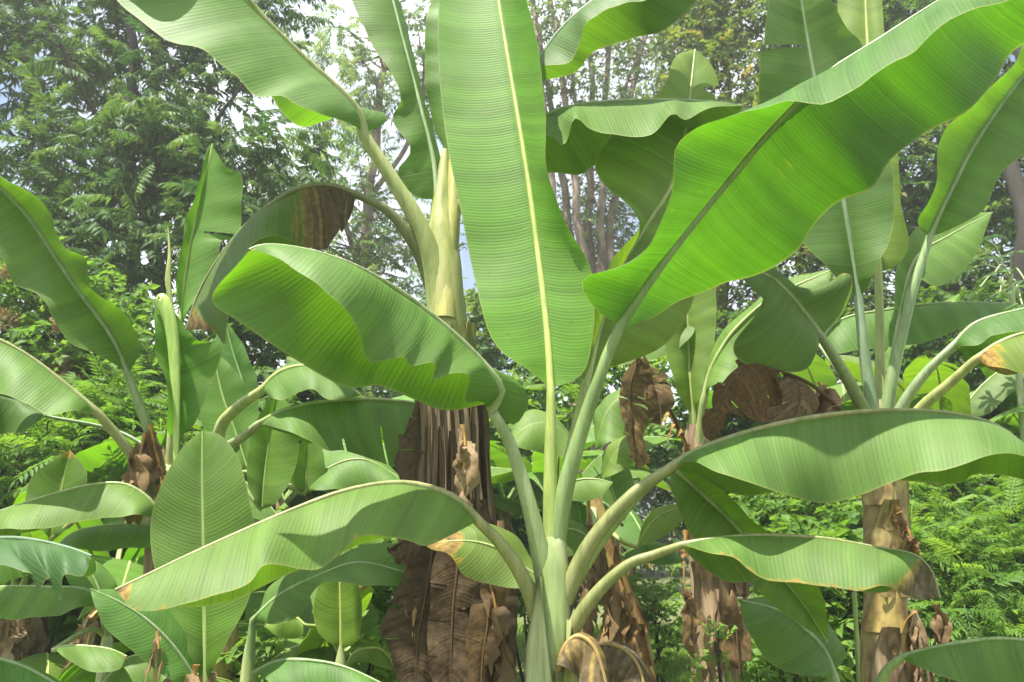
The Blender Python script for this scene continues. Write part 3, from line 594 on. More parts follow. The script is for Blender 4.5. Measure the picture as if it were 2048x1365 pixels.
leaf(plR, z([(1757, 545), (1755, 450), (1750, 300), (1735, 80), (1728, -80), (1722, -180)], (3.35, 3.5)),
     [(1757, 545), (1730, 500), (1690, 400), (1685, 250), (1676, 60), (1680, -60), (1722, -180)], [(1757, 545), (1798, 528), (1818, 482), (1802, 410), (1795, 300), (1775, 140), (1768, 60), (1755, -60), (1722, -180)],
     pet=z([(1760, 870), (1760, 700)], (3.32, 3.34)), w=0.2, sa=0.4, sb=-0.3, tint=FRESH, r=(0.026, 0.016, 0.004))
leaf(plR, z([(1858, 475), (1900, 385), (1960, 272), (2048, 150), (2140, 60), (2240, 0)], (3.2, 3.0)),
     [(1858, 475), (1836, 446), (1864, 392), (1868, 327), (1885, 268), (1933, 220), (2016, 145), (2080, 60), (2240, 0)],
     [(1858, 475), (1890, 462), (1964, 422), (1999, 351), (2048, 312), (2120, 240), (2200, 130), (2240, 0)],
     pet=z([(1766, 850), (1790, 720), (1828, 570)], (3.3, 3.22)), w=0.24, sa=-0.6, sb=-0.3, tint=(0.8, 0.92, 0.9), r=(0.034, 0.018, 0.004))
leaf(plR, z([(1800, 640), (1830, 520), (1900, 470), (1985, 425)], (3.45, 3.6)), [(1800, 640), (1790, 540), (1835, 455), (1920, 425), (1985, 425)], [(1800, 640), (1830, 560), (1882, 572), (1945, 520), (1985, 425)],
     pet=z([(1765, 850)], (3.33,)), w=0.2, sa=0.4, sb=-0.4, tint=(1.05, 1.05, 1.0), r=(0.02, 0.013, 0.003))
leaf(plR, z([(1641, 672), (1605, 622), (1560, 570), (1520, 545), (1470, 545)], (3.1, 2.95)),
     [(1641, 672), (1615, 738), (1540, 742), (1480, 722), (1466, 688), (1500, 645), (1530, 610), (1500, 570), (1470, 545)],
     [(1641, 672), (1690, 625), (1708, 562), (1682, 548), (1650, 592), (1610, 606), (1570, 565), (1520, 540), (1470, 545)],
     pet=z([(1745, 860), (1712, 790), (1678, 730)], (3.3, 3.15)), w=0.24, sa=-0.4, sb=0.7, tint=(0.66, 0.72, 0.62), dead=D(('b', 0.5, 0.93)), r=(0.034, 0.018, 0.004), bulge=0.14)
leaf(plR, z([(1640, 690), (1682, 640), (1778, 619), (1860, 608), (1933, 604), (2036, 608)], (3.75, 3.7)),
     [(1640, 690), (1650, 700), (1678, 708), (1722, 700), (1823, 691), (1882, 674), (1960, 640), (2036, 608)], (0, 0.8, -0.5),
     pet=z([(1760, 870), (1690, 760)], (3.36, 3.6)), w=0.2, sa=-1, tint=(0.98, 1.0, 1.05), r=(0.02, 0.014, 0.003))
leaf(plR, z([(1905, 692), (1950, 648), (2020, 625), (2090, 615), (2180, 640)], (3.15, 3.0)), [(1905, 692), (1960, 690), (1990, 672), (2060, 660), (2180, 640)], [(1905, 692), (1940, 725), (1975, 735), (2010, 690), (2080, 680), (2180, 640)],
     pet=z([(1775, 870), (1810, 800), (1855, 740)], (3.28, 3.18)), w=0.2, sa=-0.6, sb=0.8, tint=(0.75, 0.82, 0.9), r=(0.032, 0.018, 0.004))
leaf(plR, z([(1952, 718), (2000, 685), (2060, 665), (2160, 660)], (3.0, 2.85)), [(1952, 718), (1975, 732), (2010, 738), (2060, 748), (2120, 730), (2160, 660)], (0.0, 0.7, -0.7),
     pet=z([(1780, 900), (1840, 818), (1900, 765)], (3.28, 3.08)), w=0.18, sa=-1, tint=(1.1, 1.0, 0.8), dead=D(('base', 0.55, 0.35)), r=(0.034, 0.018, 0.004))
sheet(plR, [(1560, 742), (1510, 732), (1465, 760), (1440, 815), (1425, 885)], (3.05, 2.95), [(1560, 742), (1575, 800), (1550, 830), (1500, 850), (1465, 825), (1450, 855), (1425, 885)], [(1560, 742), (1500, 725), (1445, 760), (1422, 830), (1415, 870), (1425, 885)], 0.13, (0.8, 0.66, 0.5), sa=-0.8, sb=0.6, amt=0.8, tears=[(0, .3, .5), (0, .6, .4)], pet=z([(1740, 880), (1660, 800), (1610, 762)], (3.3, 3.12)))
sheet(plR, [(1565, 745), (1590, 760), (1600, 800), (1580, 850)], (3.1, 3.05), [(1565, 745), (1540, 800), (1530, 850), (1580, 870)], [(1565, 745), (1620, 765), (1650, 810), (1580, 870)], 0.13, BT, amt=0.9, tears=[(0, .5, .4)])
hang(plR, [(1640, 765), (1650, 790), (1640, 830), (1625, 860)], (3.25, 3.2), 0.08, (0.9, 0.75, 0.6), crumple=0.02)
hang(plR, [(1790, 1010), (1815, 1060), (1830, 1100), (1850, 1180)], (3.2, 3.2), 0.02, (1.2, 0.9, 0.55), crumple=0.004)
hang(plR, [(1825, 1220), (1835, 1280), (1840, 1340), (1835, 1420)], (3.2, 3.2), 0.06, (1.1, 0.95, 0.8))
hang(plR, [(1870, 1210), (1890, 1260), (1905, 1300), (1915, 1330)], (3.2, 3.2), 0.04, (0.8, 0.62, 0.45))

# --- C: plant behind the front one, right of centre
CB = gbase(1428, 1365, 4.0)
plC = thing('banana_plant', 'banana plant with peeling pale trunk and a crumpled dead leaf at its crown', 'banana plant', CB)
sC, pC, rC = stem(plC, [CB, P(1430, 1365, 4.0), P(1420, 1160, 4.0), P(1405, 1000, 4.0), P(1395, 900, 4.0), P(1392, 850, 4.0)], [0.13, 0.105, 0.09, 0.08, 0.07, 0.045], STEMB, (1.5, 1.35, 1.2), seed=9)
for k, (a0, a1, ang, wd) in enumerate([(1330, 1120, -0.4, 0.16), (1250, 1080, 0.5, 0.13), (1420, 1260, 0.2, 0.2), (1150, 1000, 0.1, 0.15), (1100, 930, -0.6, 0.1)]):
    sheath_strip(plC, pC, rC, P(1415, a0, 4.0)[2], P(1415, a1, 4.0)[2], ang, wd, 0.008, 0.05, SHEATH, (1.4, 1.2, 1.0), 120 + k)
leaf(plC, z([(1385, 830), (1378, 740), (1374, 640), (1368, 520), (1365, 420)], (4.0, 4.1)), [(1385, 830), (1352, 780), (1332, 690), (1335, 600), (1340, 500), (1365, 420)], [(1385, 830), (1418, 770), (1430, 680), (1432, 590), (1415, 490), (1365, 420)],
     pet=z([(1392, 960)], (4.0,)), w=0.24, sa=-0.4, sb=-0.4, tint=FRESH, r=(0.03, 0.018, 0.004))
leaf(plC, z([(1408, 800), (1420, 745), (1441, 701), (1472, 657), (1534, 601), (1595, 570), (1665, 540)], (3.9, 3.7)),
     [(1408, 800), (1422, 775), (1470, 755), (1530, 720), (1580, 690), (1640, 620), (1665, 540)], [(1408, 800), (1415, 740), (1432, 690), (1470, 640), (1540, 585), (1600, 555), (1665, 540)],
     pet=z([(1392, 960), (1400, 870)], (4.0, 3.95)), w=0.2, sa=-0.8, sb=0.9, tint=(1.1, 1.1, 0.9), r=(0.032, 0.02, 0.004))
leaf(plC, z([(1395, 640), (1340, 655), (1270, 690), (1180, 725)], (4.1, 4.0)), [(1395, 640), (1370, 590), (1300, 600), (1230, 650), (1180, 725)], [(1395, 640), (1380, 680), (1320, 715), (1250, 728), (1180, 725)],
     w=0.22, sa=0.5, sb=-0.5, tint=(1.0, 1.0, 1.05), r=(0.016, 0.012, 0.003))
sheet(plC, [(1280, 720), (1264, 760), (1262, 830), (1272, 935)], (3.7, 3.65), [(1280, 720), (1246, 745), (1243, 810), (1238, 870), (1250, 905), (1272, 935)], [(1280, 720), (1300, 760), (1305, 820), (1292, 870), (1302, 910), (1272, 935)], 0.12, BT, amt=0.72, tears=[(0, .4, .4), (1, .6, .4), (1, .75, .3)], crumple=0.03, pet=z([(1388, 930), (1350, 840), (1310, 765)], (4.0, 3.8)))
sheet(plC, [(1285, 722), (1305, 770), (1320, 815), (1322, 850)], (3.76, 3.72), [(1285, 722), (1290, 780), (1300, 830), (1322, 850)], [(1285, 722), (1330, 765), (1342, 810), (1322, 850)], 0.1, BT, amt=0.85, crumple=0.025)
hang(plC, [(1392, 930), (1365, 880), (1340, 830), (1330, 800)], (3.95, 3.9), 0.02, (1.4, 1.1, 0.5), crumple=0.003)
hang(plC, [(1372, 1060), (1368, 1150), (1375, 1200)], (3.8, 3.8), 0.02, (1.3, 1.0, 0.7), n=3, crumple=0.004)
sheet(plC, [(1372, 1195), (1380, 1230), (1385, 1270), (1390, 1330)], (3.8, 3.78), [(1372, 1195), (1362, 1230), (1372, 1280), (1390, 1330)], [(1372, 1195), (1395, 1235), (1402, 1275), (1390, 1330)], 0.06, BT, amt=0.7, crumple=0.03)
sheet(plC, [(1470, 1180), (1470, 1230), (1475, 1290), (1480, 1350)], (3.85, 3.8), [(1470, 1180), (1448, 1225), (1445, 1290), (1480, 1350)], [(1470, 1180), (1492, 1230), (1495, 1300), (1480, 1350)], 0.09, BT, amt=0.75, crumple=0.03)
sheet(plC, [(1475, 1110), (1485, 1140), (1490, 1180), (1480, 1220)], (3.9, 3.9), [(1475, 1110), (1462, 1150), (1468, 1190), (1480, 1220)], [(1475, 1110), (1500, 1140), (1505, 1190), (1480, 1220)], 0.07, BT, amt=0.95, crumple=0.03)

# --- L: left plant
LB = gbase(332, 1365, 3.25)
plL = thing('banana_plant', 'banana plant with a young furled leaf spike and upright leaf torn at its tip', 'banana plant', LB)
sL, pL, rL = stem(plL, [LB, P(332, 1365, 3.25), P(332, 1150, 3.25), P(333, 1000, 3.25), P(336, 900, 3.25)], [0.11, 0.095, 0.085, 0.07, 0.04], STEMB, (1.3, 1.25, 1.0), seed=12)
leaf(plL, z([(257, 750), (215, 662), (140, 560), (62, 442), (0, 375), (-90, 290), (-200, 230)], (3.1, 2.8)),
     [(257, 750), (193, 706), (148, 687), (127, 667), (103, 632), (79, 591), (24, 564), (0, 515), (-80, 440), (-200, 230)],
     [(257, 750), (282, 690), (255, 629), (234, 612), (177, 578), (172, 550), (168, 515), (131, 498), (118, 465), (90, 413), (52, 379), (0, 355), (-90, 280), (-200, 230)],
     pet=z([(332, 1010), (305, 880)], (3.25, 3.15)), w=0.24, sa=-0.5, sb=-0.4, tint=(0.72, 0.85, 0.7), r=(0.032, 0.018, 0.004), rows=64)
leaf(plL, z([(195, 824), (130, 768), (60, 714), (0, 680), (-90, 640), (-180, 620)], (3.0, 2.8)), [(195, 824), (150, 826), (100, 833), (52, 805), (0, 785), (-80, 770), (-180, 620)], (0.3, 0.7, -0.6),
     pet=z([(330, 1030), (268, 915)], (3.25, 3.1)), w=0.22, sa=-1, tint=(1.0, 1.02, 1.0), r=(0.032, 0.018, 0.004), stint=(0.9, 0.8, 0.7))
leaf(plL, z([(90, 832), (40, 800), (0, 788), (-60, 790)], (3.2, 3.1)), [(90, 832), (50, 862), (20, 866), (-20, 862), (-60, 790)], (0, 0.7, -0.6), w=0.14, sa=-1, tint=(0.7, 0.8, 0.95), r=(0.01, 0.008, 0.003))
leaf(plL, z([(343, 880), (344, 780), (346, 680), (334, 600)], (3.2, 3.15)), [(343, 880), (336, 790), (318, 720), (306, 660), (312, 610), (334, 600)], [(343, 880), (385, 850), (425, 765), (446, 690), (398, 682), (360, 640), (334, 600)],
     pet=z([(336, 1020)], (3.25,)), w=0.16, sa=-0.8, sb=-0.3, tint=(0.95, 1.05, 0.75), r=(0.026, 0.015, 0.010), stint=(1.4, 1.3, 1.0))
leaf(plL, z([(360, 660), (374, 525), (400, 400), (426, 288)], (3.3, 3.35)), [(360, 660), (352, 570), (366, 480), (392, 390), (414, 300), (426, 288)],
     [(360, 660), (395, 600), (430, 530), (442, 482), (479, 474), (486, 415), (489, 358), (463, 345), (432, 300), (426, 288)],
     pet=z([(338, 1000), (348, 800)], (3.26, 3.28)), w=0.2, sa=-0.2, sb=-0.2, tint=(1.0, 1.1, 0.95), tears=[(1, 0.52, 0.3)], r=(0.024, 0.014, 0.005), stint=(1.2, 1.25, 0.9))
# furled young leaf with a dry thread at its end
fc = catmull(PP(z([(352, 930), (352, 820), (350, 720), (344, 650), (330, 606), (322, 600), (326, 622)], (3.12, 3.08))), 8)
v_, q_, u_ = tube(fc, np.interp(np.linspace(0, 1, len(fc)), [0, .3, .6, .85, 1], [0.010, 0.024, 0.034, 0.032, 0.014]), 12, flat=((0, 1, 0), 0.5), groove=0.5)
o = mesh_obj('furled_leaf', v_, q_, STALK, plL); o.color = (1.25, 1.5, 0.8, 1)
fc = catmull(PP(z([(345, 640), (341, 600), (336, 560), (339, 510), (336, 455)], (3.12, 3.12))), 8)
v_, q_, u_ = tube(fc, np.interp(np.linspace(0, 1, len(fc)), [0, .3, .5, .8, 1], [0.008, 0.010, 0.013, 0.006, 0.002]), 8, flat=((0, 1, 0), 0.4))
o = mesh_obj('dry_leaf_tip', v_, q_, STALK, plL); o.color = (1.1, 1.05, 0.7, 1)
hang(plL, [(290, 870), (278, 920), (272, 970)], (3.1, 3.05), 0.07, (0.9, 0.75, 0.5), n=7, swing=0.2)
hang(plL, [(300, 850), (310, 900), (330, 960), (345, 1000)], (3.1, 3.1), 0.05, (1.1, 0.85, 0.5))
leaf(plL, z([(318, 1035), (300, 1000), (250, 969), (180, 970), (100, 990), (0, 1022), (-80, 1050)], (3.0, 2.85)), [(318, 1035), (280, 1030), (230, 1036), (130, 1050), (60, 1058), (0, 1058), (-80, 1050)], (0, 0.7, -0.6), w=0.16, sa=-1, tint=(1.05, 1.05, 0.95), r=(0.016, 0.012, 0.003))
leaf(plL, z([(330, 1075), (300, 1052), (220, 1050), (150, 1064), (110, 1095)], (3.15, 3.1)), [(330, 1075), (300, 1095), (240, 1096), (200, 1098), (150, 1098), (110, 1095)], (0, 0.7, -0.6), w=0.12, sa=-1, tint=(0.95, 1.05, 1.0), r=(0.014, 0.010, 0.003))
leaf(plL, z([(100, 1080), (118, 1000), (140, 900)], (3.5, 3.55)), [(100, 1080), (52, 1030), (60, 960), (100, 925), (140, 900)], [(100, 1080), (150, 1040), (182, 960), (170, 930), (140, 900)], w=0.18, sa=-0.3, sb=-0.3, tint=(0.8, 0.8, 0.5), r=(0.014, 0.010, 0.003), dead=D(('tip', 0.5, 0.85)))

# --- S: sucker with the broad upright leaf, front left
SB = gbase(412, 1420, 2.65)
plS = thing('banana_plant', 'low banana sucker with one broad upright dark leaf, before the furled-spike plant', 'banana plant', SB)
stem(plS, [SB, P(412, 1600, 2.65), P(412, 1480, 2.65), P(410, 1350, 2.65)], [0.07, 0.06, 0.05, 0.03], STEMB, (1.3, 1.2, 1.0), seed=14)
leaf(plS, z([(410, 1370), (410, 1250), (408, 1100), (405, 960), (405, 862)], (2.63, 2.68)), [(410, 1370), (372, 1300), (330, 1205), (305, 1115), (302, 1040), (328, 960), (368, 892), (405, 862)],
     [(410, 1370), (455, 1285), (495, 1205), (512, 1130), (505, 1030), (480, 925), (442, 872), (405, 862)], pet=z([(412, 1480)], (2.65,)), w=0.18, sa=-0.3, sb=-0.3, tint=(0.82, 0.95, 0.6), r=(0.02, 0.013, 0.003), ripple=0.006)
leaf(plS, z([(392, 1365), (352, 1300), (300, 1245), (240, 1205), (180, 1178)], (2.6, 2.45)), [(392, 1365), (340, 1358), (270, 1310), (210, 1255), (180, 1178)], [(392, 1365), (385, 1290), (330, 1215), (250, 1180), (180, 1178)],
     pet=z([(408, 1450)], (2.64,)), w=0.15, sa=-0.5, sb=0.4, tint=(0.85, 0.95, 0.95), r=(0.02, 0.012, 0.003))
leaf(plS, z([(390, 1340), (360, 1270), (330, 1230), (280, 1215)], (2.7, 2.72)), [(390, 1340), (330, 1310), (310, 1260), (280, 1215)], [(390, 1340), (385, 1260), (340, 1210), (280, 1215)], w=0.09, sa=-0.4, sb=0.4, tint=(0.7, 0.85, 0.8), r=(0.012, 0.01, 0.003))
hang(plS, [(392, 1330), (388, 1370), (385, 1420)], (2.55, 2.55), 0.03, (1.0, 0.85, 0.6), crumple=0.01)

# --- K: plant behind the sucker
KB = gbase(430, 1100, 3.7)
plK = thing('banana_plant', 'banana plant with two thick arching stalks, behind the broad upright leaf', 'banana plant', KB)
stem(plK, [KB, P(430, 1400, 3.7), P(430, 1100, 3.7), P(430, 930, 3.7)], [0.1, 0.09, 0.075, 0.04], STEMY, (1.1, 1.05, 0.9), seed=15)
leaf(plK, z([(522, 782), (560, 745), (610, 732), (660, 745), (720, 790)], (3.4, 3.3)), [(522, 782), (560, 800), (620, 780), (660, 800), (720, 790)], [(522, 782), (545, 750), (600, 725), (660, 730), (720, 790)],
     pet=z([(432, 960), (440, 860), (475, 815)], (3.7, 3.5)), w=0.2, sa=-0.8, sb=0.8, tint=(1, 1.03, 0.9), r=(0.034, 0.022, 0.004), stint=(1.25, 1.2, 0.9))
leaf(plK, z([(518, 848), (560, 825), (620, 808), (700, 799), (780, 800), (850, 812), (900, 850)], (3.4, 3.25)), [(518, 848), (575, 862), (620, 885), (656, 903), (690, 902), (745, 920), (800, 936), (850, 920), (900, 850)], (0, 0.7, -0.6),
     pet=z([(434, 960), (450, 900), (485, 875)], (3.7, 3.5)), w=0.22, sa=-1, tint=(1.02, 1.02, 0.95), tears=[(0, 0.42, 0.15), (0, 0.62, 0.5)], r=(0.03, 0.018, 0.004))
leaf(plK, z([(522, 1020), (530, 940), (542, 850), (560, 770)], (3.75, 3.8)), [(522, 1020), (495, 960), (500, 880), (530, 810), (560, 770)], [(522, 1020), (560, 1000), (590, 930), (592, 850), (560, 770)], w=0.18, sa=-0.3, sb=-0.3, tint=(0.9, 1.05, 0.7), r=(0.014, 0.01, 0.003))
leaf(plK, z([(612, 990), (613, 930), (616, 870)], (3.9, 3.9)), [(612, 990), (575, 960), (590, 900), (616, 870)], [(612, 990), (650, 960), (645, 900), (616, 870)], w=0.12, sa=-0.3, sb=-0.3, tint=FRESH, r=(0.014, 0.01, 0.003))
leaf(plK, z([(500, 950), (470, 860), (445, 790), (425, 700)], (3.85, 3.9)), [(500, 950), (440, 900), (392, 820), (395, 750), (425, 700)], [(500, 950), (515, 880), (510, 800), (470, 740), (425, 700)], w=0.2, sa=-0.3, sb=-0.3, tint=(1.0, 1.1, 0.85), r=(0.016, 0.012, 0.003))
leaf(plK, z([(505, 860), (490, 780), (465, 700), (450, 640)], (3.95, 4.0)), [(505, 860), (460, 800), (440, 740), (430, 680), (450, 640)], [(505, 860), (520, 800), (505, 730), (480, 680), (450, 640)], w=0.17, sa=-0.3, sb=-0.3, tint=(0.75, 0.95, 1.0), r=(0.016, 0.012, 0.003))

# --- lower leaves around the front, each belonging to a low sucker of its own
def sucker(label, base_px, d, hpx, tint=(1, 1, 1), r0=0.05):
    b = gbase(*base_px, d); t = thing('banana_sucker', label, 'banana plant', b)
    tp = P(hpx[0], hpx[1], d)
    stem(t, [b, b * 0.5 + tp * 0.5, b * 0.12 + tp * 0.88, tp], [r0, r0 * 0.85, r0 * 0.5, r0 * 0.18], STEM, tint, seed=int(base_px[0]))
    return t
q = sucker('banana sucker whose drooping bluish leaf ends in ragged drooping shreds', (-110, 1365), 2.15, (-110, 1150))
leaf(q, z([(-100, 1130), (-40, 1085), (20, 1076), (80, 1082), (140, 1096), (184, 1112)], (2.12, 2.0)), [(-100, 1130), (-40, 1140), (0, 1128), (40, 1140), (70, 1152), (78, 1182), (92, 1165), (104, 1160), (116, 1198), (124, 1196), (128, 1150), (165, 1150), (184, 1112)], (0.0, 0.8, -0.4),
     pet=z([(-110, 1300)], (2.15,)), w=0.17, sa=-0.8, tint=(0.5, 0.62, 0.8), r=(0.02, 0.013, 0.003), rows=80, dead=D(('tip', 0.5, 0.97)))
leaf(q, z([(-80, 1300), (0, 1318), (60, 1338), (140, 1385)], (2.2, 2.15)), [(-80, 1300), (0, 1390), (60, 1420), (140, 1385)], (0, 0.8, -0.4), w=0.12, sa=-0.7, tint=(0.8, 0.95, 0.9), r=(0.014, 0.01, 0.003))
q = sucker('banana sucker with level pale leaves beside the thin dry brown stalk', (215, 1400), 3.3, (215, 1250))
leaf(q, z([(205, 1215), (170, 1180), (90, 1174), (0, 1174), (-80, 1190)], (3.2, 3.1)), [(205, 1215), (160, 1210), (115, 1226), (60, 1236), (0, 1240), (-80, 1190)], (0, 0.8, -0.4), pet=z([(214, 1290)], (3.3,)), w=0.15, sa=-1, tint=(0.95, 1.05, 0.95), r=(0.016, 0.012, 0.003))
leaf(q, z([(108, 1300), (140, 1292), (190, 1294), (225, 1300), (254, 1313)], (2.9, 2.9)), [(108, 1300), (140, 1326), (190, 1343), (238, 1336), (254, 1313)], (0, 0.8, -0.4), pet=None, w=0.11, sa=-1, tint=(1.0, 1.0, 0.9), dead=D(('tip', 0.5, 0.9)), r=(0.012, 0.01, 0.003))
leaf(q, z([(205, 1370), (250, 1320), (300, 1310), (350, 1340)], (3.0, 3.0)), [(205, 1370), (250, 1375), (300, 1380), (350, 1340)], (0, 0.8, -0.4), pet=None, w=0.13, sa=-1, tint=(0.95, 1.05, 0.9), r=(0.012, 0.01, 0.003))
leaf(q, z([(215, 1235), (190, 1160), (160, 1130), (120, 1120)], (3.4, 3.4)), [(215, 1235), (170, 1190), (140, 1170), (120, 1120)], [(215, 1235), (235, 1170), (190, 1120), (120, 1120)], w=0.12, sa=-0.4, sb=0.4, tint=(0.85, 1.0, 0.8), r=(0.012, 0.01, 0.003))
q = sucker('banana sucker with broad low leaf reaching toward the dead leaf skirt', (500, 1400), 3.0, (500, 1270))
leaf(q, z([(505, 1240), (560, 1190), (640, 1150), (720, 1125), (830, 1150)], (2.98, 2.9)), [(505, 1240), (560, 1248), (605, 1225), (650, 1172), (740, 1166), (830, 1168), (830, 1150)], [(505, 1240), (545, 1165), (640, 1130), (710, 1100), (785, 1090), (830, 1150)],
     pet=z([(500, 1330)], (3.0,)), w=0.17, sa=-0.7, sb=0.4, tint=(0.82, 0.98, 0.95), r=(0.018, 0.012, 0.003))
leaf(q, z([(510, 1345), (560, 1322), (630, 1322), (700, 1338), (800, 1385)], (2.75, 2.65)), [(510, 1345), (580, 1390), (680, 1420), (800, 1385)], (0, 0.8, -0.4), pet=z([(500, 1400)], (2.9,)), w=0.15, sa=-0.8, tint=(0.75, 0.9, 0.85), r=(0.018, 0.012, 0.003))
q = sucker('small bright banana sucker with one upright yellow-green leaf', (682, 1400), 3.3, (682, 1290))
leaf(q, z([(682, 1300), (682, 1240), (680, 1170), (678, 1100)], (3.3, 3.32)), [(682, 1300), (640, 1270), (628, 1215), (645, 1150), (678, 1100)], [(682, 1300), (715, 1280), (725, 1230), (710, 1150), (678, 1100)], pet=z([(682, 1360)], (3.3,)), w=0.11, sa=-0.3, sb=-0.3, tint=(1.15, 1.1, 0.6), r=(0.014, 0.010, 0.003))
leaf(q, z([(690, 1340), (710, 1305), (750, 1296), (775, 1310), (792, 1345)], (3.1, 3.05)), [(690, 1340), (720, 1320), (760, 1335), (792, 1345)], (0, 0.7, -0.5), pet=z([(682, 1380)], (3.25,)), w=0.06, sa=-0.8, tint=(1.2, 1.1, 0.7), r=(0.010, 0.008, 0.003))
leaf(q, z([(610, 1250), (590, 1235), (560, 1235), (530, 1255)], (3.3, 3.3)), [(610, 1250), (600, 1275), (560, 1275), (530, 1255)], [(610, 1250), (590, 1225), (560, 1222), (530, 1255)], w=0.08, sa=-0.5, sb=0.4, tint=(1.1, 1.1, 0.7), r=(0.010, 0.008, 0.003))
q = sucker('banana sucker with wide bluish leaf folding over its pale midrib', (1690, 1450), 2.85, (1688, 1400))
leaf(q, z([(1668, 1350), (1648, 1300), (1615, 1262), (1560, 1222), (1480, 1200)], (2.84, 2.8)), [(1668, 1350), (1610, 1352), (1545, 1330), (1500, 1270), (1480, 1200)], [(1668, 1350), (1690, 1300), (1640, 1225), (1560, 1198), (1480, 1200)], pet=z([(1686, 1420)], (2.85,)),
     w=0.15, sa=-0.7, sb=0.4, tint=(0.82, 0.95, 1.05), r=(0.022, 0.014, 0.003))
q = sucker('banana sucker with a level broad leaf close to the scaly yellow trunk', (1745, 1450), 2.6, (1745, 1400))
leaf(q, z([(1803, 1315), (1860, 1298), (1930, 1284), (2010, 1277), (2100, 1290), (2180, 1330)], (2.5, 2.4)), [(1803, 1315), (1860, 1350), (1930, 1375), (2010, 1390), (2100, 1380), (2180, 1330)], (0, 0.8, -0.4), pet=z([(1745, 1410), (1770, 1345)], (2.6, 2.54)), w=0.16, sa=-0.9, tint=(0.9, 1.02, 0.9), r=(0.02, 0.013, 0.003))

QB = gbase(1225, 1365, 4.4)
plQ = thing('banana_plant', 'banana plant with leaning yellow-brown trunk hung with dry shreds, beside the peeling trunk', 'banana plant', QB)
_, pQ, rQ = stem(plQ, [gbase(1290, 1365, 4.4), P(1262, 1290, 4.4), P(1232, 1180, 4.4), P(1205, 1080, 4.4), P(1185, 990, 4.4)], [0.11, 0.10, 0.085, 0.07, 0.04], STEMY, (1.0, 0.85, 0.55), seed=61)
for k, (a0, a1, ang, wd, tn) in enumerate([(1330, 1180, -0.3, 0.12, (1.3, 1.1, 0.9)), (1260, 1090, 0.4, 0.10, (1.2, 0.9, 0.4)), (1400, 1240, 0.3, 0.14, (1.0, 0.8, 0.6)), (1200, 1050, -0.5, 0.09, (1.3, 1.2, 0.8))]):
    sheath_strip(plQ, pQ, rQ, P(1230, a0, 4.4)[2], P(1230, a1, 4.4)[2], ang, wd, 0.008, 0.05, SHEATH if k % 2 else STEMY, tn, 160 + k, taper=0.8)
def ql(mid, a, b, d, w, tint, pet=None, sa=-0.6, sb=0.5, **kw):
    leaf(plQ, z(mid, d), a, b, pet=None if pet is None else z(pet, (4.4, d[0])), w=w, sa=sa, sb=sb, tint=tint, r=(0.018, 0.012, 0.003), rows=40, **kw)
ql([(1160, 900), (1110, 850), (1060, 850), (1010, 890)], [(1160, 900), (1120, 915), (1060, 900), (1010, 890)], [(1160, 900), (1110, 830), (1050, 830), (1010, 890)], (4.2, 4.1), 0.18, (1.1, 1.1, 0.9), [(1188, 1010)])
ql([(1190, 900), (1215, 820), (1260, 790), (1330, 800)], [(1190, 900), (1230, 880), (1290, 860), (1330, 800)], [(1190, 900), (1195, 820), (1250, 775), (1330, 800)], (4.5, 4.5), 0.2, (1.0, 1.05, 1.0), [(1188, 1010)])
ql([(1205, 960), (1230, 905), (1270, 885), (1310, 890)], [(1205, 960), (1245, 940), (1285, 915), (1310, 890)], [(1205, 960), (1215, 895), (1260, 870), (1310, 890)], (4.2, 4.1), 0.14, (1.15, 1.12, 0.8), [(1190, 1010)])
ql([(1110, 985), (1150, 962), (1190, 958), (1226, 966)], [(1110, 985), (1150, 1003), (1195, 998), (1226, 966)], (0, 0.7, -0.4), (4.1, 4.0), 0.12, (1.1, 1.1, 0.95), None)
ql([(1275, 1095), (1300, 1050), (1335, 1024), (1378, 1012)], [(1275, 1095), (1320, 1078), (1360, 1050), (1378, 1012)], [(1275, 1095), (1290, 1040), (1330, 1012), (1378, 1012)], (4.3, 4.2), 0.13, (1.2, 1.15, 0.8), [(1200, 1040), (1240, 1080)])
ql([(1245, 1050), (1228, 990), (1215, 940), (1210, 900)], [(1245, 1050), (1205, 1010), (1200, 950), (1210, 900)], [(1245, 1050), (1270, 990), (1255, 930), (1210, 900)], (4.5, 4.6), 0.14, (0.9, 1.0, 0.9), None)
ql([(1195, 1090), (1150, 1060), (1100, 1065), (1060, 1100)], [(1195, 1090), (1150, 1110), (1100, 1120), (1060, 1100)], [(1195, 1090), (1150, 1045), (1100, 1045), (1060, 1100)], (4.2, 4.2), 0.15, (0.95, 1.0, 0.9), None)
ql([(1240, 1110), (1290, 1085), (1330, 1090), (1370, 1120)], [(1240, 1110), (1290, 1125), (1330, 1130), (1370, 1120)], (0, 0.7, -0.5), (4.4, 4.3), 0.14, (0.9, 1.0, 0.85), [(1215, 1150)])
for k, (pts, d_, tn) in enumerate((([(1190, 1050), (1180, 1120), (1175, 1200)], (4.2, 4.15), (1.3, 1.1, 0.85)), ([(1230, 1130), (1215, 1200), (1205, 1290)], (4.2, 4.15), (1.5, 1.3, 1.0)), ([(1250, 1180), (1262, 1240), (1270, 1310)], (4.2, 4.15), (1.2, 0.95, 0.6)), ([(1180, 1160), (1170, 1230), (1165, 1300)], (4.25, 4.2), (1.4, 1.2, 0.9)))):
    hang(plQ, pts, d_, 0.08, tn, n=9, swing=0.25)
leaf(plK, z([(610, 985), (660, 935), (730, 920), (815, 965)], (3.9, 3.9)), [(610, 985), (670, 980), (750, 985), (815, 965)], [(610, 985), (650, 915), (740, 900), (815, 965)], w=0.18, sa=-0.6, sb=0.5, tint=(1.05, 1.08, 0.9), r=(0.016, 0.012, 0.003))
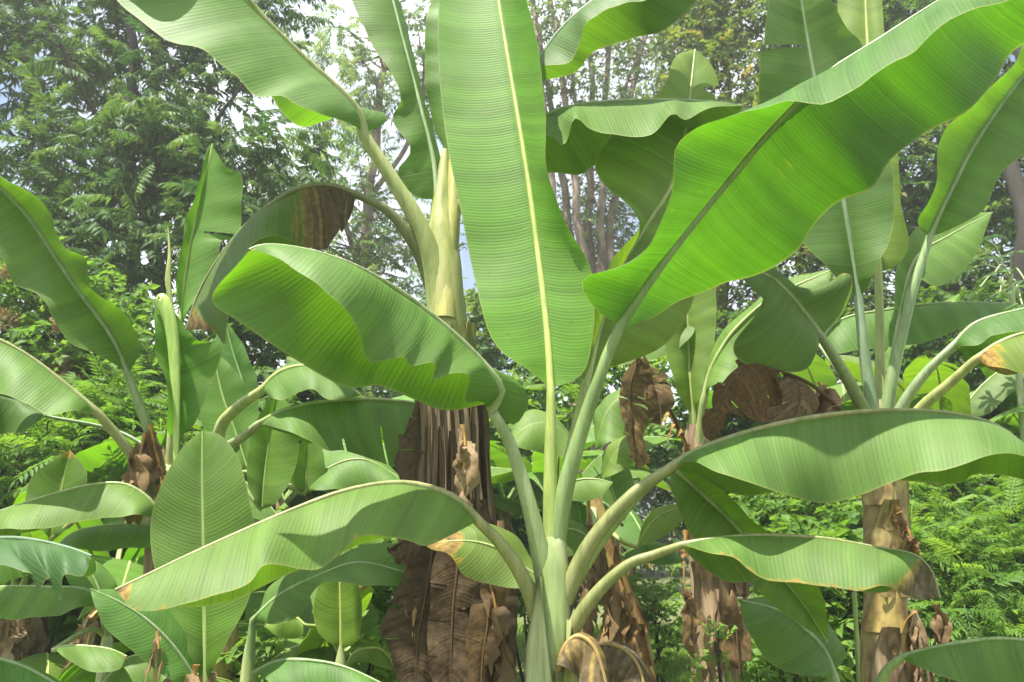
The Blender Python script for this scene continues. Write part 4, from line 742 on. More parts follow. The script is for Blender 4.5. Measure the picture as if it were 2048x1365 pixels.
leaf(plK, z([(590, 960), (620, 910), (680, 890), (750, 915)], (4.1, 4.1)), [(590, 960), (640, 950), (700, 940), (750, 915)], [(590, 960), (600, 895), (670, 870), (750, 915)], w=0.18, sa=-0.6, sb=0.5, tint=(1.0, 1.08, 0.95), r=(0.016, 0.012, 0.003))
# ------------------------------------------------------------------ more banana plants behind (free-standing, smaller in view)
def banana_bg(label, px, d, h, n, L, w, seed, tint=(1, 1, 1), r0=0.09, dead_n=2, stem_mat=STEMY, lean=0.0, el=(0.5, 1.25), az0=0.0, group=None, droop=(0.9, 1.9)):
    r = np.random.default_rng(seed); b = gbase(px, 1100, d)
    t = thing('banana_plant', label, 'banana plant', b, group)
    top = b + np.array([lean, 0, h])
    _, p, rad = stem(t, [b, b + np.array([lean * 0.3, 0, h * 0.5]), top], [r0, r0 * 0.85, r0 * 0.55], stem_mat, tuple(np.array([1.15, 1.05, 0.9]) * r.uniform(0.8, 1.2)), seed=seed)
    for k in range(5):
        z0 = r.uniform(0.1, 0.6) * h
        sheath_strip(t, p, rad, z0, z0 + r.uniform(0.2, 0.4) * h, r.uniform(-1.6, 1.6), r.uniform(0.08, 0.16), 0.008, r.uniform(0, 0.08), SHEATH, tuple(np.array([1.3, 1.1, 0.9]) * r.uniform(0.6, 1.2)), seed * 10 + k)
    for k in range(n):
        az = az0 + k * 2.4 + r.uniform(-0.3, 0.3); e = el[0] + (el[1] - el[0]) * (k + 0.5) / n + r.uniform(-0.1, 0.1)
        tn = np.array(tint) * r.uniform(0.85, 1.12) * np.array([r.uniform(0.9, 1.15), 1, r.uniform(0.7, 1.1)])
        leaf3(t, top + np.array([0, 0, -0.05]), az, e, L * r.uniform(0.75, 1.1), w * r.uniform(0.85, 1.15), r.uniform(*droop) * (1.25 - 0.4 * k / n), r.uniform(0.15, 0.7), r.uniform(-0.3, 0.3), tint=tuple(tn),
              tears=int(r.integers(0, 5)), pet=r.uniform(0.2, 0.35), twist=r.uniform(-0.5, 0.5), dead=D(('tip', r.uniform(0, 0.7), 0.9)))
    for k in range(dead_n):
        dead3(t, top + np.array([0, 0, -0.08]), r.uniform(0, 6.28), L * r.uniform(0.5, 0.8), w * 0.6, seed * 7 + k)
    return t
def dead3(t, base, az, L, w, seed):
    r = np.random.default_rng(seed); c = r.uniform(0.75, 1.35); h = np.array([math.sin(az), math.cos(az), 0])
    p = np.array([base + h * q * 0.32 * L + np.array([0, 0, e * L]) for q, e in ((0.35, 0.03), (0.8, -0.1), (1.0, -0.45), (1.02, -0.95))])
    ribbons(t, p, 0.14, 11, (1.1 * c, 0.97 * c, 0.84 * c), seed, pet=np.array([base]))

BGB = [
    # label, px, d, h, n, L, w, seed, tint
    ('short banana plant crowded between the smooth pale stem and leaning yellow-brown trunk', 1110, 6.8, 1.5, 8, 1.2, 0.22, 22, (1.0, 1.05, 1.0), dict(dead_n=3)),
    ('banana plant half hidden behind the skirt of dead leaves', 1010, 7.0, 1.7, 8, 1.3, 0.24, 23, (0.95, 1.05, 1.0), dict(dead_n=2)),
    ('distant banana plant beyond the bright grass patch', 1255, 10.8, 2.4, 8, 1.4, 0.25, 24, (1.0, 1.05, 0.9), dict(dead_n=3)),
    ('low distant banana plant beyond the brown-tipped leaf', 1520, 10.2, 1.8, 8, 1.3, 0.22, 25, (0.95, 1.05, 1.1), dict(dead_n=3)),
    ('banana plant under the two arching stalks, its trunk hidden by dead leaves', 640, 4.7, 1.15, 8, 1.1, 0.2, 26, (1.0, 1.05, 0.85), dict(dead_n=4)),
    ('small banana plant close to the brown skirt, yellowing dead leaves round its foot', 745, 4.2, 0.8, 7, 0.85, 0.16, 27, (1.1, 1.1, 0.75), dict(dead_n=4, r0=0.07)),
    ('banana plant with slim ringed trunk behind the ragged bluish leaf', 42, 5.0, 1.1, 7, 1.1, 0.2, 28, (1.0, 1.08, 0.9), dict(dead_n=4, r0=0.07)),
    ('banana plant behind the level pale leaf, brown dead leaves under its crown', 230, 4.6, 1.15, 7, 1.1, 0.2, 29, (1.0, 1.05, 0.9), dict(dead_n=4)),
    ('distant banana plant beyond the furled leaf spike', 560, 6.5, 1.7, 8, 1.3, 0.24, 30, (0.95, 1.1, 0.95), dict(dead_n=2)),
    ('banana plant behind the fan of stalks, next to the hand-shaped leaves', 1900, 6.4, 2.05, 8, 1.3, 0.24, 31, (1.0, 1.05, 1.0), dict(dead_n=4)),
    ('banana plant with hanging dry strips, behind the feathery shrubs', 2110, 7.2, 2.2, 8, 1.4, 0.25, 32, (1.0, 1.05, 1.0), dict(dead_n=5)),
    ('banana plant standing between the scaly yellow trunk and the peeling trunk', 1610, 9.2, 1.8, 7, 1.1, 0.2, 33, (0.95, 1.05, 0.9), dict(dead_n=3)),
    ('distant banana plant behind the scaly trunk\'s fan of stalks', 1690, 7.5, 2.2, 8, 1.4, 0.26, 34, (0.95, 1.05, 1.0), dict(dead_n=2)),
    ('banana plant far behind the tall old plant', 820, 7.6, 1.8, 8, 1.3, 0.24, 35, (0.95, 1.1, 1.0), dict(dead_n=2)),
    ('broad-leaved banana plant under the two arching stalks', 590, 3.9, 0.6, 7, 0.9, 0.18, 38, (1.05, 1.1, 0.8), dict(dead_n=2, el=(0.7, 1.35), r0=0.06)),
    ('low banana plant behind the level pale leaves', 120, 4.2, 0.55, 7, 0.9, 0.17, 39, (1.05, 1.1, 0.85), dict(dead_n=2, el=(0.5, 1.2), r0=0.06)),
]
for lb, px, d, h, n, L, w, sd_, tn, kw in BGB:
    banana_bg(lb, px, d, h, n, L, w, sd_, tn, **kw)

# ------------------------------------------------------------------ ground
GN = 120; gx = np.linspace(-60, 60, GN); gy = np.linspace(-20, 110, GN)
def gz(x, y):
    return 0.05 * noise.noise((x * 0.5, y * 0.5, 0)) + 0.02 * noise.noise((x * 2, y * 2, 3)) - 0.03
X, Y = np.meshgrid(gx, gy); Z = np.array([[gz(a, b) for a in gx] for b in gy])
i = np.arange(GN - 1)[:, None]; j = np.arange(GN - 1)[None]
GQ = np.stack([i * GN + j, i * GN + j + 1, (i + 1) * GN + j + 1, (i + 1) * GN + j], -1).reshape(-1, 4)
GROUND = plain_material('soil_and_litter', [(0.3, (0.06, 0.09, 0.025)), (0.5, (0.10, 0.13, 0.04)), (0.7, (0.13, 0.10, 0.055))], 1.5, (1, 1, 1), 0.95, 0.8)
g = mesh_obj('ground', np.stack([X, Y, Z], -1).reshape(-1, 3), GQ, GROUND); g['kind'] = 'structure'

# grass blades on the open ground between the plants
GRASS = foliage_material('grass_blades', [(0.0, (0.09, 0.17, 0.02)), (1.0, (0.18, 0.28, 0.05))], [(0.0, (0.2, 0.4, 0.02)), (1.0, (0.34, 0.52, 0.05))], 0.45, 0.5, 0.3)
def blades(n, x0, x1, y0, y1, h, seed):
    r = np.random.default_rng(seed); x = r.uniform(x0, x1, n); y = r.uniform(y0, y1, n)
    b = np.stack([x, y, np.array([gz(a, c) for a, c in zip(x, y)])], 1)
    az = r.uniform(0, 6.28, n); hh = h * r.uniform(0.5, 1.3, n); wd = r.uniform(0.004, 0.010, n)
    s = np.stack([np.cos(az), np.sin(az), 0 * az], 1) * wd[:, None]; ln = np.stack([r.normal(0, .45, n), r.normal(0, .45, n), np.ones(n)], 1) * hh[:, None]
    ben = np.stack([r.normal(0, .3, n), r.normal(0, .3, n), -0.15 * np.ones(n)], 1) * hh[:, None]
    v = np.stack([b - s, b + s, b + ln * 0.55 + s * 0.7, b + ln * 0.55 - s * 0.7, b + ln + ben], 1)
    k = np.arange(n)[:, None] * 5
    return v.reshape(-1, 3), np.vstack([k + np.array([[0, 1, 2]]), k + np.array([[0, 2, 3]]), k + np.array([[3, 2, 4]])]), np.repeat(r.uniform(0, 1, n), 5)
v, q, tn = blades(52000, -7.5, 8, 3.6, 12.5, 0.11, 4)
v2, q2, t2_ = blades(40000, 0.3, 3.6, 5.6, 11.5, 0.075, 5); q = np.vstack([q, q2 + len(v)]); v = np.vstack([v, v2]); tn = np.concatenate([tn, t2_])
o = mesh_obj('grass', v, q, GRASS, attrs={'tone': tn}); o['kind'] = 'stuff'; o['label'] = 'short bright grass on the open ground under the plants'; o['category'] = 'grass'

# ------------------------------------------------------------------ small-leaved foliage
def leaflet(L, w, droop=0.0, fold=0.25):
    """one leaflet along +x, 6 points, 4 triangles, folded along its rib"""
    v = np.array([[0, 0, 0], [0.35 * L, w, fold * w], [0.35 * L, -w, fold * w], [0.45 * L, 0, -0.0 - 0.1 * droop * L], [L, 0, -droop * L]])
    f = np.array([[0, 3, 1], [0, 2, 3], [3, 4, 1], [3, 2, 4]])
    return v, f
def rot(ax, a):
    c, s = math.cos(a), math.sin(a)
    return {'x': np.array([[1, 0, 0], [0, c, -s], [0, s, c]]), 'y': np.array([[c, 0, s], [0, 1, 0], [-s, 0, c]]), 'z': np.array([[c, -s, 0], [s, c, 0], [0, 0, 1]])}[ax]
def frond(L, pairs, ll, lw, droop, seed=0, hang_=0.5):
    """pinnate leaf along +x: arching rachis with paired drooping leaflets and an end leaflet"""
    r = np.random.default_rng(seed); V, Fc, n = [], [], 0
    def rach(t): return np.array([L * t * (1 - 0.12 * droop * t), 0, -droop * L * 0.5 * t * t])
    def add(v, f):
        nonlocal n
        V.append(v); Fc.append(f + n); n += len(v)
    for k in range(4):
        a, b = rach(k / 4), rach((k + 1) / 4); wv = np.array([0, 0.004, 0]) * (L / 0.4)
        add(np.array([a - wv, a + wv, b + wv, b - wv]), np.array([[0, 1, 2], [0, 2, 3]]))
    for k in range(pairs):
        t = 0.22 + 0.76 * k / pairs
        for sgn in (-1, 1):
            v, f = leaflet(ll * (0.75 + 0.4 * math.sin(math.pi * (0.2 + 0.7 * t))) * r.uniform(0.85, 1.1), lw, 0.15)
            R = rot('z', sgn * r.uniform(0.95, 1.25)) @ rot('y', hang_ * r.uniform(0.5, 1.3)) @ rot('x', sgn * r.uniform(-0.3, 0.3))
            add(v @ R.T + rach(t), f)
    v, f = leaflet(ll, lw, 0.1); add(v @ rot('y', 0.5 + droop * 0.5).T + rach(0.98), f)
    return np.vstack(V), np.vstack(Fc)
def twig(L, nl, ll, lw, seed=0):
    """short twig with simple alternate leaves"""
    r = np.random.default_rng(seed); V, Fc, n = [], [], 0
    wv = np.array([0, 0.003, 0]); b = np.array([L, 0, -0.1 * L])
    V.append(np.array([-wv, wv, b + wv, b - wv])); Fc.append(np.array([[0, 1, 2], [0, 2, 3]])); n = 4
    for k in range(nl):
        t = 0.15 + 0.85 * k / nl
        v, f = leaflet(ll * r.uniform(0.75, 1.2), lw * r.uniform(0.8, 1.2), r.uniform(0.0, 0.3))
        R = rot('z', (1 if k % 2 else -1) * r.uniform(0.4, 1.3)) @ rot('y', r.uniform(-0.2, 0.9)) @ rot('x', r.uniform(-0.8, 0.8))
        V.append(v @ R.T + b * t); Fc.append(f + n); n += len(v)
    return np.vstack(V), np.vstack(Fc)
def scatter(templates, pos, dirs, scale, rolls, tone):
    """copy leaf templates to positions with x along dirs; returns joined mesh"""
    VV, FF, TT, n = [], [], [], 0
    which = rng.integers(0, len(templates), len(pos))
    for k, (tv, tf) in enumerate(templates):
        s = which == k
        if not s.any(): continue
        x = unit(dirs[s]); up = np.array([0, 0, 1.0]) + 0 * x; y = unit(np.cross(up, x)); zz = np.cross(x, y)
        c, sn = np.cos(rolls[s])[:, None], np.sin(rolls[s])[:, None]; y, zz = y * c + zz * sn, zz * c - y * sn
        v = pos[s][:, None] + scale[s][:, None, None] * (tv[None, :, 0:1] * x[:, None] + tv[None, :, 1:2] * y[:, None] + tv[None, :, 2:3] * zz[:, None])
        m_ = len(tv); cnt = s.sum()
        VV.append(v.reshape(-1, 3)); FF.append((tf[None] + (np.arange(cnt) * m_)[:, None, None]).reshape(-1, 3) + n); TT.append(np.repeat(tone[s], m_)); n += cnt * m_
    return np.vstack(VV), np.vstack(FF), np.concatenate(TT)
def tree(name, label, cat, base, trunks, blobs, templates, fmat, bark, per=9, spread=0.45, scale=1.0, seed=0, tone=(0, 1), dirz=-0.15, tr=(0.14, 0.03), clusters_r=0.03, crown='crown', extra=None):
    """trunks: list of world polylines; blobs: (centre, radii, number of sprays); every spray sits on a limb and carries leaves"""
    r = np.random.default_rng(seed); t = thing(name, label, cat, base)
    parts = []; nodes = []
    for pl, (ra, rb) in zip(trunks, tr if isinstance(tr, list) else [tr] * len(trunks)):
        c = catmull(np.asarray(pl, float), 10); n = len(c)
        wob = np.array([[noise.noise((q[2] * 0.9 + seed, k * 7, seed)) for k in range(2)] + [0] for q in c]) * 0.12 * min(1, ra * 8)
        wob[0] = 0; c = c + wob
        v, f, _ = tube(c, np.linspace(ra, rb, n), 9); parts.append((v, f)); nodes.append(c[n // 4:])
    nodes = np.vstack(nodes); pos, dirs = [], []
    for ctr, rad, cnt in blobs:
        ctr = np.asarray(ctr, float); rad = np.asarray(rad, float)
        u = unit(r.normal(size=(cnt, 3))) * (r.uniform(0.08, 1, (cnt, 1)) ** 0.42); cl = ctr + u * rad
        for q in cl:
            dz = nodes - q; dist = np.linalg.norm(dz, axis=1) + np.where(nodes[:, 2] > q[2] - 0.1, 1.5, 0); k = int(np.argmin(dist)); a = nodes[k]
            midp = (a + q) / 2 + r.normal(0, min(0.08, 0.12 * np.linalg.norm(q - a)), 3) + np.array([0, 0, -0.06])
            lc = catmull([a, midp, q], 4); v, f, _ = tube(lc, np.linspace(clusters_r * 0.9, min(0.005, clusters_r * 0.6), len(lc)), 4); parts.append((v, f))
            out = unit(q - ctr + np.array([0, 0, 0.2]) * rad[2])
            m_ = int(per * r.uniform(0.7, 1.3))
            pos.append(q + r.normal(0, spread * 0.4, (m_, 3))); d_ = r.normal(0, 1, (m_, 3)) * np.array([1, 1, 0.5]) + out * 0.8; d_[:, 2] += dirz; dirs.append(d_)
    pos = np.vstack(pos); dirs = np.vstack(dirs); n = len(pos)
    v, f, tn = scatter(templates, pos, dirs, scale * r.uniform(0.75, 1.2, n), r.normal(0, 0.35, n), r.uniform(*tone, n))
    tv, tf = join(parts); mesh_obj('trunk' if cat == 'tree' else 'stems', tv, tf, bark, t)
    o = mesh_obj(crown, v, f, fmat, t, smooth=False, attrs={'tone': tn}, kind='stuff')
    return t

FOL_A = foliage_material('dark_pinnate_leaves', [(0.0, (0.022, 0.062, 0.014)), (0.6, (0.045, 0.105, 0.022)), (1.0, (0.10, 0.17, 0.04))], [(0.0, (0.05, 0.13, 0.02)), (1.0, (0.18, 0.30, 0.04))], 0.36)
FOL_B = foliage_material('soft_green_leaves', [(0.0, (0.04, 0.095, 0.022)), (0.6, (0.07, 0.14, 0.032)), (1.0, (0.12, 0.19, 0.05))], [(0.0, (0.10, 0.20, 0.04)), (1.0, (0.28, 0.38, 0.08))], 0.42)
FOL_D = foliage_material('dark_glossy_leaves', [(0.0, (0.025, 0.075, 0.012)), (0.7, (0.05, 0.12, 0.02)), (0.9, (0.11, 0.17, 0.04)), (1.0, (0.22, 0.15, 0.05))], [(0.0, (0.06, 0.15, 0.015)), (0.85, (0.18, 0.32, 0.03)), (1.0, (0.35, 0.22, 0.04))], 0.36)
FOL_S = foliage_material('bright_shrub_leaves', [(0.0, (0.06, 0.13, 0.02)), (0.6, (0.10, 0.19, 0.035)), (1.0, (0.16, 0.26, 0.05))], [(0.0, (0.15, 0.32, 0.02)), (1.0, (0.32, 0.50, 0.05))], 0.44)
FOL_T = foliage_material('red_tipped_leaves', [(0.0, (0.035, 0.08, 0.015)), (0.6, (0.08, 0.13, 0.025)), (0.88, (0.15, 0.18, 0.04)), (1.0, (0.26, 0.13, 0.045))], [(0.0, (0.08, 0.16, 0.015)), (0.85, (0.26, 0.34, 0.03)), (1.0, (0.40, 0.22, 0.04))], 0.4, 0.5, 0.25)
FOL_F = foliage_material('tan_seed_heads', [(0.0, (0.22, 0.15, 0.07)), (1.0, (0.36, 0.28, 0.14))], [(0.0, (0.2, 0.14, 0.05)), (1.0, (0.34, 0.26, 0.1))], 0.25, 0.8, 0.2)
FR_A = [frond(0.42, 7, 0.125, 0.022, 0.7, k, 0.7) for k in range(4)]
FR_B = [frond(0.36, 7, 0.10, 0.018, 0.5, k + 10, 0.5) for k in range(4)]
FR_S = [frond(0.38, 8, 0.085, 0.014, 0.6, k + 20, 0.35) for k in range(4)]
TW_D = [twig(0.28, 7, 0.11, 0.028, k) for k in range(4)]
TW_C = [twig(0.35, 8, 0.09, 0.022, k + 30) for k in range(4)]
TW_S = [twig(0.25, 7, 0.10, 0.032, k + 60) for k in range(4)]
def Bl(px, py, d, rx, ry, rz, n): return (P(px, py, d), (rx, ry, rz), n)

# left tree with two dark trunks and drooping pinnate leaves
b = gbase(290, 1050, 9.2)
tree('pinnate_tree', 'large dark tree with twin trunks and drooping feather-shaped leaves', 'tree', b,
     [[b, P(320, 900, 9.2), P(318, 600, 9.2), P(305, 300, 9.2), P(300, 0, 9.3), P(310, -250, 9.3)], [b + [-0.2, 0, 0], P(285, 850, 9.1), P(268, 600, 9.1), P(262, 350, 9.1), P(255, 50, 9.1), P(235, -200, 9.2)],
      [P(300, 700, 9.2), P(200, 480, 9.3), P(60, 300, 9.3), P(-80, 200, 9.4)], [P(310, 500, 9.2), P(400, 300, 9.0), P(500, 150, 8.8)], [P(262, 350, 9.1), P(150, 150, 8.8), P(60, -20, 8.6)]],
     [Bl(120, 40, 9.9, 1.5, 0.7, 0.9, 44), Bl(390, 30, 9.9, 1.4, 0.7, 0.9, 42), Bl(130, 340, 8.7, 1.35, 0.6, 0.7, 44), Bl(440, 330, 8.6, 1.2, 0.6, 0.7, 38), Bl(270, 190, 9.4, 1.5, 0.6, 0.8, 30), Bl(0, 190, 9.2, 1.0, 0.7, 0.8, 22),
      Bl(260, -250, 9.2, 2.4, 1.6, 1.0, 14), Bl(130, 510, 8.0, 0.9, 0.5, 0.5, 24), Bl(420, 490, 8.2, 0.7, 0.5, 0.5, 16), Bl(-150, 100, 9.3, 0.9, 1.2, 1.8, 36)],
     FR_A, FOL_A, BARK_D, per=9, spread=0.6, seed=101, tr=[(0.12, 0.05), (0.11, 0.04), (0.04, 0.015), (0.04, 0.015), (0.04, 0.015)], clusters_r=0.012, dirz=-0.1)
# hazy paler tree behind the tall plant
b = gbase(700, 1050, 14)
tree('pinnate_tree', 'pale hazy tree with fine feather leaves behind the tall old plant', 'tree', b,
     [[b, P(720, 800, 14), P(730, 500, 14), P(760, 200, 14), P(800, -100, 14)], [P(730, 560, 14), P(660, 350, 13.8), P(620, 150, 13.6)], [P(740, 400, 14), P(830, 250, 14.2), P(860, 60, 14)]],
     [Bl(700, 420, 13.6, 1.9, 1.5, 1.3, 70), Bl(800, 150, 14, 1.5, 1.3, 1.5, 44), Bl(640, 200, 13.8, 0.9, 1.2, 0.6, 12), Bl(680, 60, 14, 0.9, 1.0, 0.8, 9), Bl(740, 650, 13.5, 1.9, 1.4, 1.1, 60), Bl(820, -150, 14, 1.8, 1.3, 1.2, 34), Bl(600, 560, 13, 1.0, 1.2, 1.0, 30)],
     FR_B, FOL_B, BARK_P, per=7, spread=0.7, scale=1.15, seed=102, tr=[(0.14, 0.05), (0.06, 0.02), (0.06, 0.02)], clusters_r=0.03)
# many-stemmed pale tree
b = gbase(1180, 1050, 15)
def up(x0, x1, x2, x3, d): return [gbase(x0, 1050, d), P(x0, 700, d), P(x1, 450, d), P(x2, 200, d), P(x3, -80, d)]
tree('pale_trunk_tree', 'tree with a cluster of slim pale trunks and sparse small leaves', 'tree', b,
     [up(1195, 1205, 1210, 1240, 15), up(1185, 1180, 1185, 1170, 15.2), up(1175, 1160, 1130, 1090, 14.8), up(1165, 1140, 1100, 1050, 15.2), up(1205, 1225, 1260, 1330, 15.1), up(1150, 1115, 1085, 1060, 14.6),
      [P(1185, 400, 15), P(1150, 200, 15), P(1130, 20, 15)], [P(1205, 300, 15), P(1260, 150, 14.8), P(1300, 60, 14.8)]],
     [Bl(1230, 170, 14.8, 1.3, 1.2, 1.1, 32), Bl(1120, 60, 14.8, 1.2, 1.2, 1.3, 34), Bl(1290, 40, 15, 1.2, 1.2, 1.2, 34), Bl(1150, -120, 15, 2.4, 1.5, 1.3, 44), Bl(1120, 480, 16, 1.6, 1.2, 1.3, 40), Bl(1230, 440, 16, 1.4, 1.2, 1.3, 36), Bl(980, 60, 15.5, 1.2, 1.2, 1.4, 24)],
     TW_C, FOL_B, BARK_P, per=10, spread=0.7, scale=1.25, seed=103, tr=[(0.13, 0.04)] * 6 + [(0.05, 0.015)] * 2, clusters_r=0.022)
# dense dark trees on the right
b = gbase(1430, 1050, 12)
tree('broadleaf_tree', 'dense glossy tree with reddish young leaf tips behind the upright leaf', 'tree', b, [[b, P(1440, 700, 12), P(1450, 300, 12), P(1450, -50, 12)], [P(1445, 500, 12), P(1520, 300, 12), P(1560, 100, 12)]],
     [Bl(1450, 170, 11.2, 1.0, 0.7, 0.8, 52), Bl(1420, 0, 12.0, 1.3, 0.7, 0.7, 56), Bl(1480, 340, 10.7, 1.0, 0.7, 0.9, 50), Bl(1480, 560, 10.4, 1.0, 0.7, 0.8, 44), Bl(1400, 60, 11.5, .7, .6, .5, 30)],
     TW_D, FOL_T, BARK_D, per=13, spread=0.5, scale=0.9, seed=104, clusters_r=0.012, tone=(0, 0.95))
b = gbase(1900, 1050, 11)
tree('broadleaf_tree', 'dense dark green tree behind the largest drooping leaf', 'tree', b, [[b, P(1900, 700, 11), P(1880, 350, 11), P(1850, 0, 11)], [gbase(2045, 1050, 9.5), P(2045, 600, 9.5), P(2035, 330, 9.5), P(2030, 0, 9.5)], [P(1890, 500, 11), P(1780, 300, 11), P(1650, 150, 11)]],
     [Bl(1850, 80, 11, 1.5, 1.2, 1.1, 80), Bl(1650, 60, 11.3, 1.0, 1.1, 1.1, 56), Bl(1860, 360, 11, 1.4, 1.1, 1.0, 80), Bl(1650, 420, 11.3, 1.0, 1.0, 1.0, 50), Bl(1870, 620, 10.8, 1.6, 1.1, 0.9, 70), Bl(2030, 300, 10.4, 0.9, 1.0, 1.4, 50), Bl(1620, 640, 11, 1.2, 1.0, 0.8, 50), Bl(1900, -150, 11, 2.0, 1.2, 0.8, 50)],
     TW_D, FOL_D, BARK_D, per=13, spread=0.55, scale=1.05, seed=105, tr=[(0.15, 0.05), (0.14, 0.08), (0.06, 0.02)], clusters_r=0.012, tone=(0, 0.93))
# shrubs
b = gbase(1950, 1150, 5.6)
def bush(name, label, px, d, blobs, templ, mat, seed, per=10, scale=1.0, nst=7, tone=(0, 1), spread=0.3, dirz=0.05):
    r = np.random.default_rng(seed); b = gbase(px, 1100, d)
    tr_ = []
    for k in range(nst):
        bl = blobs[k % len(blobs)]; e = bl[0] + r.normal(0, 0.4, 3) * bl[1]
        tr_.append([b + np.array([r.normal(0, .12), r.normal(0, .12), 0]), (b + e) / 2 + np.array([0, 0, 0.15]), e])
    return tree(name, label, 'shrub', b, tr_, blobs, templ, mat, BARK_D, per=per, spread=spread, scale=scale, seed=seed, tr=(0.016 * min(1, d / 5 * scale), 0.003), clusters_r=0.008 * min(1, scale), crown='foliage', tone=tone, dirz=dirz)
bush('feathery_shrub', 'tall feathery green shrub beside the scaly yellow trunk', 1960, 5.4, [Bl(1950, 960, 6.2, 0.7, 0.35, 0.3, 46), Bl(1930, 1050, 5.6, 0.6, 0.3, 0.3, 40), Bl(1980, 1140, 5.1, 0.5, 0.3, 0.28, 34), Bl(1870, 1180, 5.2, 0.3, 0.3, 0.3, 22), Bl(1960, 1240, 4.7, 0.4, 0.3, 0.2, 20)], FR_S, FOL_S, 201, tone=(0, 0.85), per=8, scale=0.7)
bush('feathery_shrub', 'smaller feathery shrub next to the tall feathery one', 2070, 6.2, [Bl(2080, 950, 6.6, 0.6, 0.4, 0.4, 30), Bl(2070, 1080, 5.8, 0.5, 0.4, 0.35, 28), Bl(2070, 1200, 5.2, 0.4, 0.3, 0.3, 20)], FR_S, FOL_S, 202, tone=(0, 0.85), per=8, scale=0.7)
bush('leafy_shrub', 'leafy dark shrub between the scaly trunk and the wide bluish leaf', 1640, 5.4, [Bl(1640, 1230, 5.2, 0.45, 0.3, 0.3, 40), Bl(1680, 1120, 5.7, 0.4, 0.3, 0.3, 32), Bl(1590, 1040, 6.3, 0.45, 0.3, 0.3, 32)], TW_S, FOL_S, 203, per=9, tone=(0, 0.8), scale=0.85)
bush('leafy_shrub', 'low round leafy shrub above the bright grass patch', 1290, 7.4, [Bl(1300, 1240, 7.4, 0.3, 0.25, 0.2, 30)], TW_S, FOL_S, 204, per=8, scale=0.6, tone=(0.2, 1))
bush('flowering_shrub', 'leafy shrub with tan seed heads below the twin-trunk tree', 130, 6.4, [Bl(110, 690, 6.4, 0.75, 0.6, 0.5, 64), Bl(60, 850, 6.3, 0.8, 0.6, 0.5, 60), Bl(200, 800, 6.6, 0.6, 0.6, 0.6, 50), Bl(20, 560, 6.6, 0.4, 0.4, 0.4, 24)], TW_S, FOL_S, 206, per=9, scale=0.9, tone=(0, 0.5))
bush('feathery_shrub', 'feathery bush behind the plant with the furled leaf spike', 130, 5.4, [Bl(170, 920, 5.4, 0.5, 0.4, 0.35, 40), Bl(40, 960, 5.3, 0.5, 0.4, 0.35, 36), Bl(250, 880, 5.6, 0.4, 0.4, 0.3, 24)], FR_S, FOL_S, 207, per=8, tone=(0, 0.55), scale=0.85)
bush('leafy_shrub', 'low weedy bush behind the slim ringed trunk', 170, 6.0, [Bl(150, 1220, 6.0, 0.8, 0.5, 0.4, 60), Bl(30, 1120, 6.2, 0.6, 0.5, 0.5, 40), Bl(280, 1150, 6.2, 0.5, 0.5, 0.5, 34)], TW_S, FOL_S, 208, per=9, tone=(0, .7))
bush('leafy_shrub', 'dark bush in the gap beyond the furled leaf and its neighbour', 520, 7.6, [Bl(520, 720, 7.6, 0.8, 0.6, 0.6, 60), Bl(450, 900, 7.5, 0.8, 0.6, 0.6, 50), Bl(620, 900, 7.6, 0.8, 0.6, 0.6, 50)], TW_S, FOL_D, 209, per=10, tone=(0, .8))
bush('leafy_shrub', 'weedy bush at the foot of the small bright sucker', 640, 5.0, [Bl(600, 1250, 5.0, 0.5, 0.4, 0.35, 44), Bl(740, 1180, 5.4, 0.4, 0.4, 0.35, 36)], TW_S, FOL_S, 210, per=9, scale=0.8)
bush('leafy_shrub', 'sparse bush in the shade beyond the smooth pale stem', 1040, 7.8, [Bl(1040, 900, 7.8, 0.8, 0.6, 0.6, 60), Bl(1180, 780, 8.2, 0.8, 0.6, 0.6, 50), Bl(1000, 1100, 7.6, 0.8, 0.6, 0.5, 50)], TW_S, FOL_S, 211, per=7, tone=(0, .8))
bush('leafy_shrub', 'dark leafy thicket behind the brown hanging leaf and fan of stalks', 1560, 8.6, [Bl(1520, 780, 8.6, 1.0, 0.6, 0.7, 70), Bl(1650, 900, 8.4, 1.0, 0.6, 0.6, 60), Bl(1440, 950, 8.6, 0.9, 0.6, 0.6, 50)], TW_S, FOL_D, 212, per=8, tone=(0, .9))
bush('leafy_shrub', 'leafy thicket behind the plant with hand-shaped leaves', 1960, 7.8, [Bl(1950, 720, 7.8, 1.0, 0.6, 0.6, 70), Bl(1850, 860, 7.8, 0.9, 0.6, 0.6, 60), Bl(2040, 860, 7.6, 0.8, 0.6, 0.6, 50)], TW_S, FOL_D, 213, per=8, tone=(0, .9))
bush('leafy_shrub', 'dense shrub under the pale hazy tree', 830, 9.5, [Bl(830, 850, 9.5, 1.4, 0.8, 0.9, 80), Bl(950, 700, 9.6, 1.0, 0.8, 0.7, 50)], TW_S, FOL_B, 214, per=11)
